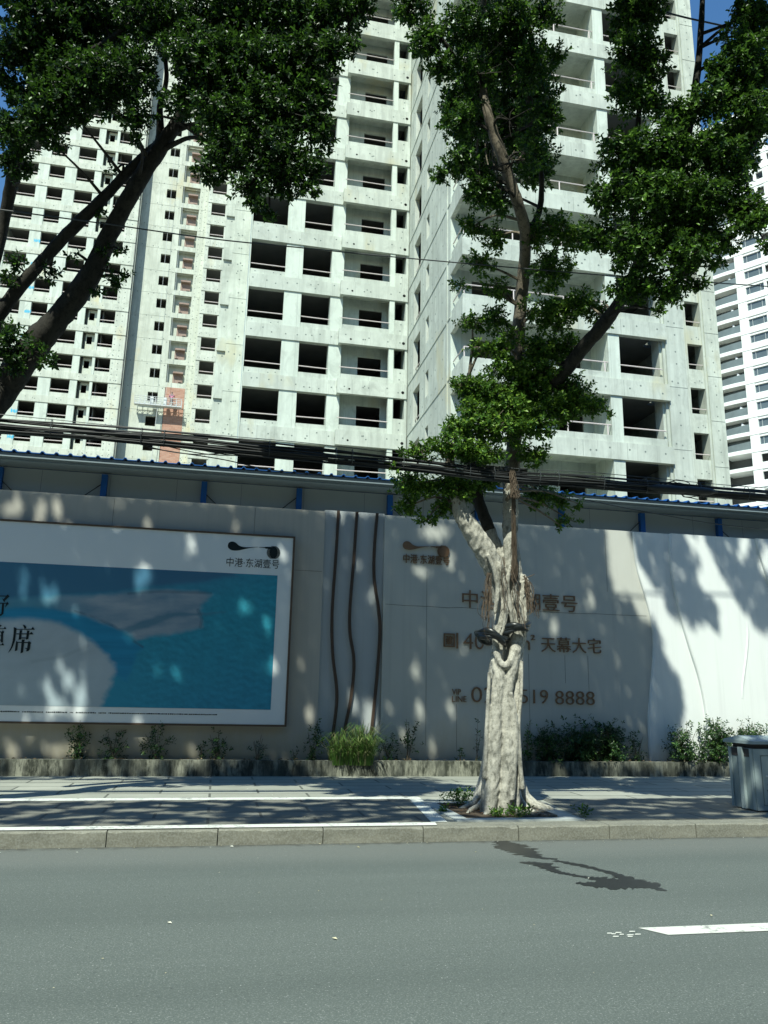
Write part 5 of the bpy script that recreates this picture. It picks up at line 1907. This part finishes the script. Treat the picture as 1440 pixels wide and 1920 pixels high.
# ------------------------------------------------------------------ shrubs and grass in the planter
def shrub(u, vb, vt, hw, lab, y=13.32, dens=1.0, size=.055, cat='shrub', group='shrubs along the foot of the wall', mat='leaf_shrub', name='shrub', stems=4):
    b = at(u, vb, y)
    top = at(u, vt, y)
    h = top.z - .345
    wdt = hw * y / FPX
    o = thing(name, lab, cat, (b.x, y, .345), 0, group)
    sm = MB()
    C, A = [], []
    for i in range(stems):
        tx = random.uniform(-1, 1) * wdt * .8
        ty = random.uniform(-.16, .04)
        hh = h * random.uniform(.75, 1.0) * (1 - .35 * abs(tx) / (wdt + .01))
        pts = curve([(random.uniform(-.04, .04), 0, -.02), (tx * .35, ty * .4, hh * .45), (tx, ty, hh)], 4)
        sm.tube(pts, list(np.linspace(.009, .003, len(pts))), 5)
        nr = max(4, int(dens * 26 * hh * (1 + wdt)))
        for j in range(nr):
            t = random.uniform(.22, 1.0)
            q = np.array(pts[min(len(pts) - 1, int(t * (len(pts) - 1)))])
            sp = wdt * .42 * (1.1 - .6 * t)
            c = q + rng.normal(0, 1, 3) * [sp, min(sp, .12), .05 + .05 * h]
            c[2] = min(max(c[2], .03), h * 1.05)
            c[1] = min(c[1], .09)
            C.append(c)
            A.append(np.array([(c[0] - q[0]) * 3, (c[1] - q[1]) * 3 - .2, .8]) + rng.normal(0, .35, 3))
    sm.build('stem', M['bark_mid'], o)
    C, A = np.array(C), np.array(A)
    v = rosette_leaves(C, A, size * rng.uniform(.75, 1.2, len(C)), 6, .42)
    np_mesh('foliage', v, leaf_faces(len(C) * 6), M[mat], o)
    return o


shrub(143, 1424, 1348, 22, 'upright bright leaved shrub in front of the left part of the poster foot', dens=1.3, stems=4)
shrub(212, 1424, 1358, 30, 'thin dark shrub just right of the bright upright one under the poster', dens=.7, stems=5)
shrub(292, 1424, 1352, 30, 'spreading dark shrub under the middle of the poster bottom edge', dens=.8, stems=5)
shrub(405, 1424, 1364, 28, 'loose shrub with two leafy shoots under the poster, third from its right corner', dens=.7, stems=4)
shrub(378, 1424, 1388, 12, 'small low shoot beside the loose two shoot shrub under the poster', dens=.8, stems=2)
shrub(482, 1424, 1372, 22, 'sparse brownish seedling shrub below the right end of the poster', dens=.35, stems=5, size=.045)
shrub(585, 1424, 1342, 20, 'tall narrow shrub left of the grass tuft at the wavy strips', dens=.9, stems=4)
shrub(552, 1424, 1398, 14, 'low seedling left of the tall narrow shrub by the wavy strips', dens=.7, stems=2, size=.045)
shrub(728, 1424, 1372, 18, 'shrub with a pale top shoot just right of the grass tuft', dens=1.0, stems=4)
shrub(765, 1424, 1330, 22, 'tall leaning shrub with bare lower stem right of the grass tuft', dens=.55, stems=3)
shrub(893, 1420, 1335, 10, 'thin sprig against the wall just left of the fig tree trunk', dens=.4, stems=2, size=.05)
shrub(862, 1424, 1395, 10, 'tiny seedling in the planter left of the fig tree trunk', dens=.4, stems=2, size=.045)
shrub(988, 1415, 1340, 16, 'yellowish shrub half hidden behind the fig tree trunk', dens=.8, stems=3, mat='leaf_low')
shrub(1030, 1430, 1345, 36, 'dark shaded bush right of the fig tree trunk', dens=1.6, stems=8)
shrub(1090, 1432, 1345, 48, 'dense bush partly in sun below the phone number', dens=2.2, stems=10)
shrub(1150, 1432, 1352, 36, 'dense dark bush at the wavy edge of the white wall', dens=2.0, stems=8)
shrub(1118, 1432, 1330, 26, 'tall thin shoots rising above the bush below the phone number', dens=.6, stems=5, y=13.36)
shrub(1195, 1430, 1362, 20, 'small shaded shrub under the wavy edge, right end of the dark bushes', dens=.9, stems=4)
shrub(1285, 1434, 1346, 38, 'leafy bush at the sunlit white wall, nearest to the wavy edge', dens=1.7, stems=8, y=13.24)
shrub(1345, 1434, 1338, 40, 'leafy bush with reddish tip in front of the sunlit white wall', dens=1.8, stems=9, y=13.24)
shrub(1408, 1434, 1340, 38, 'leafy bush behind the grey cabinet at the sunlit white wall', dens=1.8, stems=9, y=13.24)
shrub(1465, 1434, 1345, 36, 'leafy bush right of the grey cabinet, cut by the picture edge', dens=1.5, stems=8, y=13.24)

# tall grass tuft
gb = at(660, 1450, 13.08)
tuft = thing('grass_tuft', 'tall tuft of long green grass hanging over the planter edge below the wavy strips', 'grass tuft', (gb.x, 13.22, .345))
n = 1000
a = rng.uniform(0, 6.283, n)
rad = rng.uniform(0, 1, n) ** .5
ci = rng.integers(0, 9, n)
ccx, cch = rng.uniform(-.26, .26, 9), rng.uniform(.42, 1.0, 9)
bx = np.stack([ccx[ci] + rad * np.cos(a) * .12, rad * np.sin(a) * .10 - .07, np.zeros(n) - .04], 1)
ln = rng.uniform(.25, .95, n) * cch[ci]
out = np.stack([np.cos(a) * rad * rng.uniform(.2, .95, n) + rng.normal(0, .16, n), np.sin(a) * .4 - .25 + rng.normal(0, .1, n), np.zeros(n)], 1)
wv = np.stack([np.cos(a + 1.57), np.sin(a + 1.57) * .5, np.zeros(n)], 1) * rng.uniform(.0035, .0075, (n, 1))
rows = []
for t, dz, wd in ((0, 0, 1), (.4, .46, .95), (.75, .74, .7), (1.0, .80, .08)):
    c = bx + out * (ln * t ** 1.8)[:, None] + np.array([0, 0, 1]) * (ln * dz)[:, None]
    if t == 1.0:
        c[:, 2] -= (ln * .12) * np.linalg.norm(out, axis=1) * 2
    rows += [c - wv * wd, c + wv * wd]
v = np.stack(rows, 1).reshape(-1, 3)
b = np.arange(n)[:, None, None] * 8
fc = (b + np.array([[[0, 1, 3, 2], [2, 3, 5, 4], [4, 5, 7, 6]]])).reshape(-1, 4)
np_mesh('blades', v, fc, M['grass'], tuft)

# weeds in the tree pit and at the kerb
for u, v_, h, lab, kk in ((858, 1512, .17, 'bright weed at the left corner of the tree pit', 9), (872, 1502, .16, 'small weed behind the bright one in the tree pit', 6), (933, 1533, .09, 'low weed between the front roots of the fig tree', 6), (972, 1534, .12, 'weed at the right front root of the fig tree', 7),
                          (1092, 1532, .12, 'lone weed in a paving joint right of the tree pit', 4), (832, 1524, .06, 'tiny weed on the left edge of the tree pit', 3)):
    q = gz(u, v_, PZ)
    o = thing('weed', lab, 'weed', (q.x, q.y, PZ), 0, 'weeds in the paving')
    C = rng.normal(0, 1, (kk * 3, 3)) * [h * .5, h * .4, 0] + np.stack([np.zeros(kk * 3), np.zeros(kk * 3), rng.uniform(.3, 1, kk * 3) * h], 1)
    vv = rosette_leaves(C, np.tile([[0, 0, 1.]], (len(C), 1)) + rng.normal(0, .4, (len(C), 3)), np.full(len(C), .05), 5, .4)
    np_mesh('foliage', vv, leaf_faces(len(C) * 5), M['leaf_low'], o)
    m = MB()
    for c in C:
        m.tube([(c[0] * .2, c[1] * .2, 0), (c[0] * .6, c[1] * .6, c[2] * .5), tuple(c)], .002, 3, cap=False)
    m.build('stem', M['leaf_low'], o)

# ------------------------------------------------------------------ grey street cabinet at the right edge
q0 = gz(1423, 1523, PZ)
q1 = gz(1380, 1510, PZ)
CX, CY = q0.x - .02, q0.y
CD = .46
top = at(1408, 1404, CY).z
cab = thing('street_cabinet', 'grey blue metal street cabinet with hipped lid at the right edge of the pavement', 'cabinet', (CX, CY, PZ))
H = top - PZ
CW = 1.25


def cpart(name, mb, mat, parent=None):
    return mb.build(name, mat, parent or cab)


m = MB()
m.box(0, CW, 0, CD, .02, H)
cpart('body', m, M['cab'])
m = MB()
m.box(-.012, -.001, .0, .05, .02, H)
m.box(-.035, .0, CD * .36, CD * .52, .02, H + .01)
m.box(-.012, -.001, CD - .05, CD, .02, H)
m.box(-.006, 0, CD * .55, CD * .565, .02, H)
cpart('side_rib', m, M['cab2'])
m = MB()
m.box(.04, CW - .04, .03, CD - .03, H, H + .055)
m.box(-.004, .0, .06, CD * .36, H - .10, H - .005)
m.box(-.004, .0, CD * .54, CD - .06, H - .10, H - .005)
cpart('vent', m, M['cab_dark'])
m = MB()
e, hz = .045, H + .055
a0, a1, b0, b1 = -e, CW + e, -e, CD + e
m.add([(a0, b0, hz), (a1, b0, hz), (a1, b1, hz), (a0, b1, hz), (a0, b0, hz + .035), (a1, b0, hz + .035), (a1, b1, hz + .035), (a0, b1, hz + .035), (a0 + .02, CD / 2, hz + .095), (a1 - .02, CD / 2, hz + .095)],
      [(3, 2, 1, 0), (0, 1, 5, 4), (1, 2, 6, 5), (2, 3, 7, 6), (3, 0, 4, 7), (4, 5, 9, 8), (6, 7, 8, 9), (5, 6, 9), (7, 4, 8)])
cpart('lid', m, M['cab2'])
m = MB()
for a, b, c, d in ((.0, .09, .02, H - .0), (CW - .09, CW, .02, H), (.09, CW - .09, H - .075, H), (.09, CW - .09, .02, .07)):
    m.box(a, b, -.014, -.0, c, d)
cpart('door_frame', m, M['cab2'])
m = MB().box(.105, CW - .105, -.01, -.001, .08, H - .085)
door = cpart('door', m, M['cab2'])
m = MB()
m.box(.15, .18, -.022, -.01, H * .55, H * .58)
cpart('lock', m, M['steel'], door)
m = MB()
m.box(.155, .19, -.018, -.01, H * .33, H * .35)
m.disc(.17, -.0105, H * .43, .006)
cpart('handle', m, M['cab_dark'], door)

# ------------------------------------------------------------------ overhead lines
CY_ = 8.6
cab_pts = [(-120, 786), (0, 798), (150, 810), (300, 823), (450, 838), (600, 853), (780, 872), (960, 894), (1080, 902), (1200, 912), (1320, 921), (1440, 930), (1600, 944)]
cen = [at(u, v, CY_) for u, v in cab_pts]
cen = [cen[0] + (cen[0] - cen[1]) * 6 + Vector((0, 0, .3))] + cen + [cen[-1] + (cen[-1] - cen[-2]) * 6 + Vector((0, 0, .4))]
bundle = thing('cable_bundle', 'thick sagging bundle of black telecom cables strung low across the street', 'cables', tuple(cen[0]))
ocb = -cen[0]
m1, m2 = MB(), MB()
for i in range(26):
    ph = random.uniform(0, 6.28)
    rr = math.sqrt(random.uniform(0, 1))
    dy0, dz0 = rr * .045 * math.cos(ph), rr * .066 * math.sin(ph)
    pts = []
    dd = curve([tuple(p) for p in cen], 5)
    w1, w2 = random.uniform(.8, 2.2), random.uniform(0, 6.28)
    for j, p in enumerate(dd):
        s_ = math.sin(p[0] * w1 + w2)
        spread = 1.25 if p[0] < 3 else 1.0
        pts.append((p[0], p[1] + dy0 + .012 * s_, p[2] + dz0 * spread + .020 * s_))
    (m1 if i % 4 else m2).tube(pts, random.choice([.006, .008, .010, .013]), 6)
m1.build('cables', M['black'], bundle, True).location = ocb
m2.build('cables', M['black2'], bundle, True).location = ocb
m = MB()
pts = [(p[0], p[1], p[2] + .115 + .012 * math.sin(p[0] * 1.7)) for p in curve([tuple(p) for p in cen], 5)]
m.tube(pts, .0045, 5)
m.build('support_wire', M['black2'], bundle).location = ocb
m = MB()
for u in (96, 265, 308, 505, 630, 660, 755, 880, 925, 1010, 1045, 1130, 1210, 1310, 1400):
    c = at(u, np.interp(u, [p[0] for p in cab_pts], [p[1] for p in cab_pts]), CY_)
    ring = [(c.x + random.uniform(-.004, .004), c.y + .062 * math.cos(a), c.z + .012 + .098 * math.sin(a)) for a in np.linspace(0, 6.283, 13)]
    m.tube(ring, .0045, 4)
m.build('cable_tie', M['black2'], bundle).location = ocb
m = MB()
for u0, u1, dz in ((1213, 1300, -.005), (1265, 1345, .0)):
    pts = [at(u, np.interp(u, [p[0] for p in cab_pts], [p[1] for p in cab_pts]), CY_ - .05) + Vector((0, 0, dz)) for u in np.linspace(u0, u1, 6)]
    m.tube(pts, [.02, .045, .05, .05, .045, .02], 10)
pts = [at(u, np.interp(u, [p[0] for p in cab_pts], [p[1] for p in cab_pts]) - 13, CY_ - .03) for u in (475, 500, 525)]
m.build('splice_case', M['black'], bundle, True).location = ocb
m = MB()
for k in range(7):
    u = 1255 + k * 7
    v = np.interp(u, [p[0] for p in cab_pts], [p[1] for p in cab_pts])
    hh = random.uniform(.08, .13)
    c = at(u, v, CY_)
    m.tube([(c.x - .22 + .5 * t, c.y + random.uniform(-.05, .05), c.z + (hh if k < 5 else -hh) * math.sin(math.pi * t)) for t in np.linspace(0, 1, 9)], .006, 5)
m.build('cable_loop', M['black'], bundle, True).location = ocb
m = MB()
for k in range(5):
    u = 240 + k * 50
    v = np.interp(u, [p[0] for p in cab_pts], [p[1] for p in cab_pts])
    c = at(u, v, CY_)
    m.tube([(c.x + 1.3 * t, c.y, c.z - .05 - (.10 - .015 * k) * math.sin(math.pi * t)) for t in np.linspace(0, 1, 10)], .006, 5)
m.build('cable_loop', M['black'], bundle, True).location = ocb


def wire(name, px, Y, r, label, mat, ext=8):
    pts = [at(u, v, Y) for u, v in px]
    pts = [pts[0] + (pts[0] - pts[1]).normalized() * ext] + pts + [pts[-1] + (pts[-1] - pts[-2]).normalized() * ext]
    c = curve([tuple(p) for p in pts], 6)
    o = MB().tube(c, r, 6).build(name, mat, None, True)
    return tag(o, label, 'cable')


wire('overhead_wire', [(0, 393), (200, 420), (400, 448), (560, 464), (720, 480), (1000, 505), (1200, 521), (1440, 537)], 8.2, .0075, 'single thin wire crossing the towers high above the cable bundle', M['black2'])
wire('overhead_wire', [(1160, -2), (1270, 29), (1345, 46), (1440, 66)], 8.4, .014, 'thick dark wire against the blue sky at the upper right', M['black'], 5)
wire('overhead_wire', [(985, 905), (1033, 921), (1130, 944), (1240, 965), (1340, 982), (1440, 993)], 9.0, .005, 'thin slack wire dropping below the cable bundle to the right', M['black2'], .3)
wire('overhead_wire', [(330, 848), (420, 862), (500, 880), (560, 886)], 8.7, .006, 'short loose wire hanging under the left half of the cable bundle', M['black'], .3)

# ------------------------------------------------------------------ litter on road and pavement
m = MB()
for i in range(260):
    if i < 120:
        x, y = random.uniform(-4, 9), 8.02 - abs(random.gauss(0, .10))
        z = .006
    elif i < 190:
        x, y, z = random.uniform(-3, 8), random.uniform(3.2, 7.9), .006
    else:
        x, y, z = random.uniform(-4, 9), random.uniform(8.4, 12.9), PZ + .02
    a = random.uniform(0, 6.28)
    q = random.uniform(.004, .010) if random.random() < .93 else random.uniform(.014, .026)
    c, s_ = math.cos(a), math.sin(a)
    m.add([(x + q * c, y + q * s_, z), (x - q * .4 * s_, y + q * .4 * c, z + q * .25), (x - q * c, y - q * s_, z), (x + q * .4 * s_, y - q * .4 * c, z + q * .1)], [(0, 1, 2, 3)])
tag(m.build('fallen_leaves', M['dry']), 'scattered pale leaves and scraps on road and pavement', 'litter', kind='stuff')

# dead leaves and crumbs on the planter soil and along the wall foot
m = MB()
for i in range(420):
    x, y = random.uniform(-5, 11), random.uniform(13.12, 13.42)
    z = .35 + random.uniform(.0, .02) + (.028 if y < 13.22 else 0)
    a = random.uniform(0, 6.28)
    q = random.uniform(.012, .035)
    c, s_ = math.cos(a), math.sin(a)
    m.add([(x + q * c, y + q * s_, z), (x - q * .4 * s_, y + q * .4 * c, z + q * .5), (x - q * c, y - q * s_, z), (x + q * .4 * s_, y - q * .4 * c, z + q * .3)], [(0, 1, 2, 3)])
tag(m.build('leaf_litter', leaf('dry planter litter', (.14, .09, .05), (.24, .17, .09), (.40, .34, .20), .8, .1, .7)), 'dry leaves lying on the planter edge along the wall foot', 'leaf litter', kind='stuff')
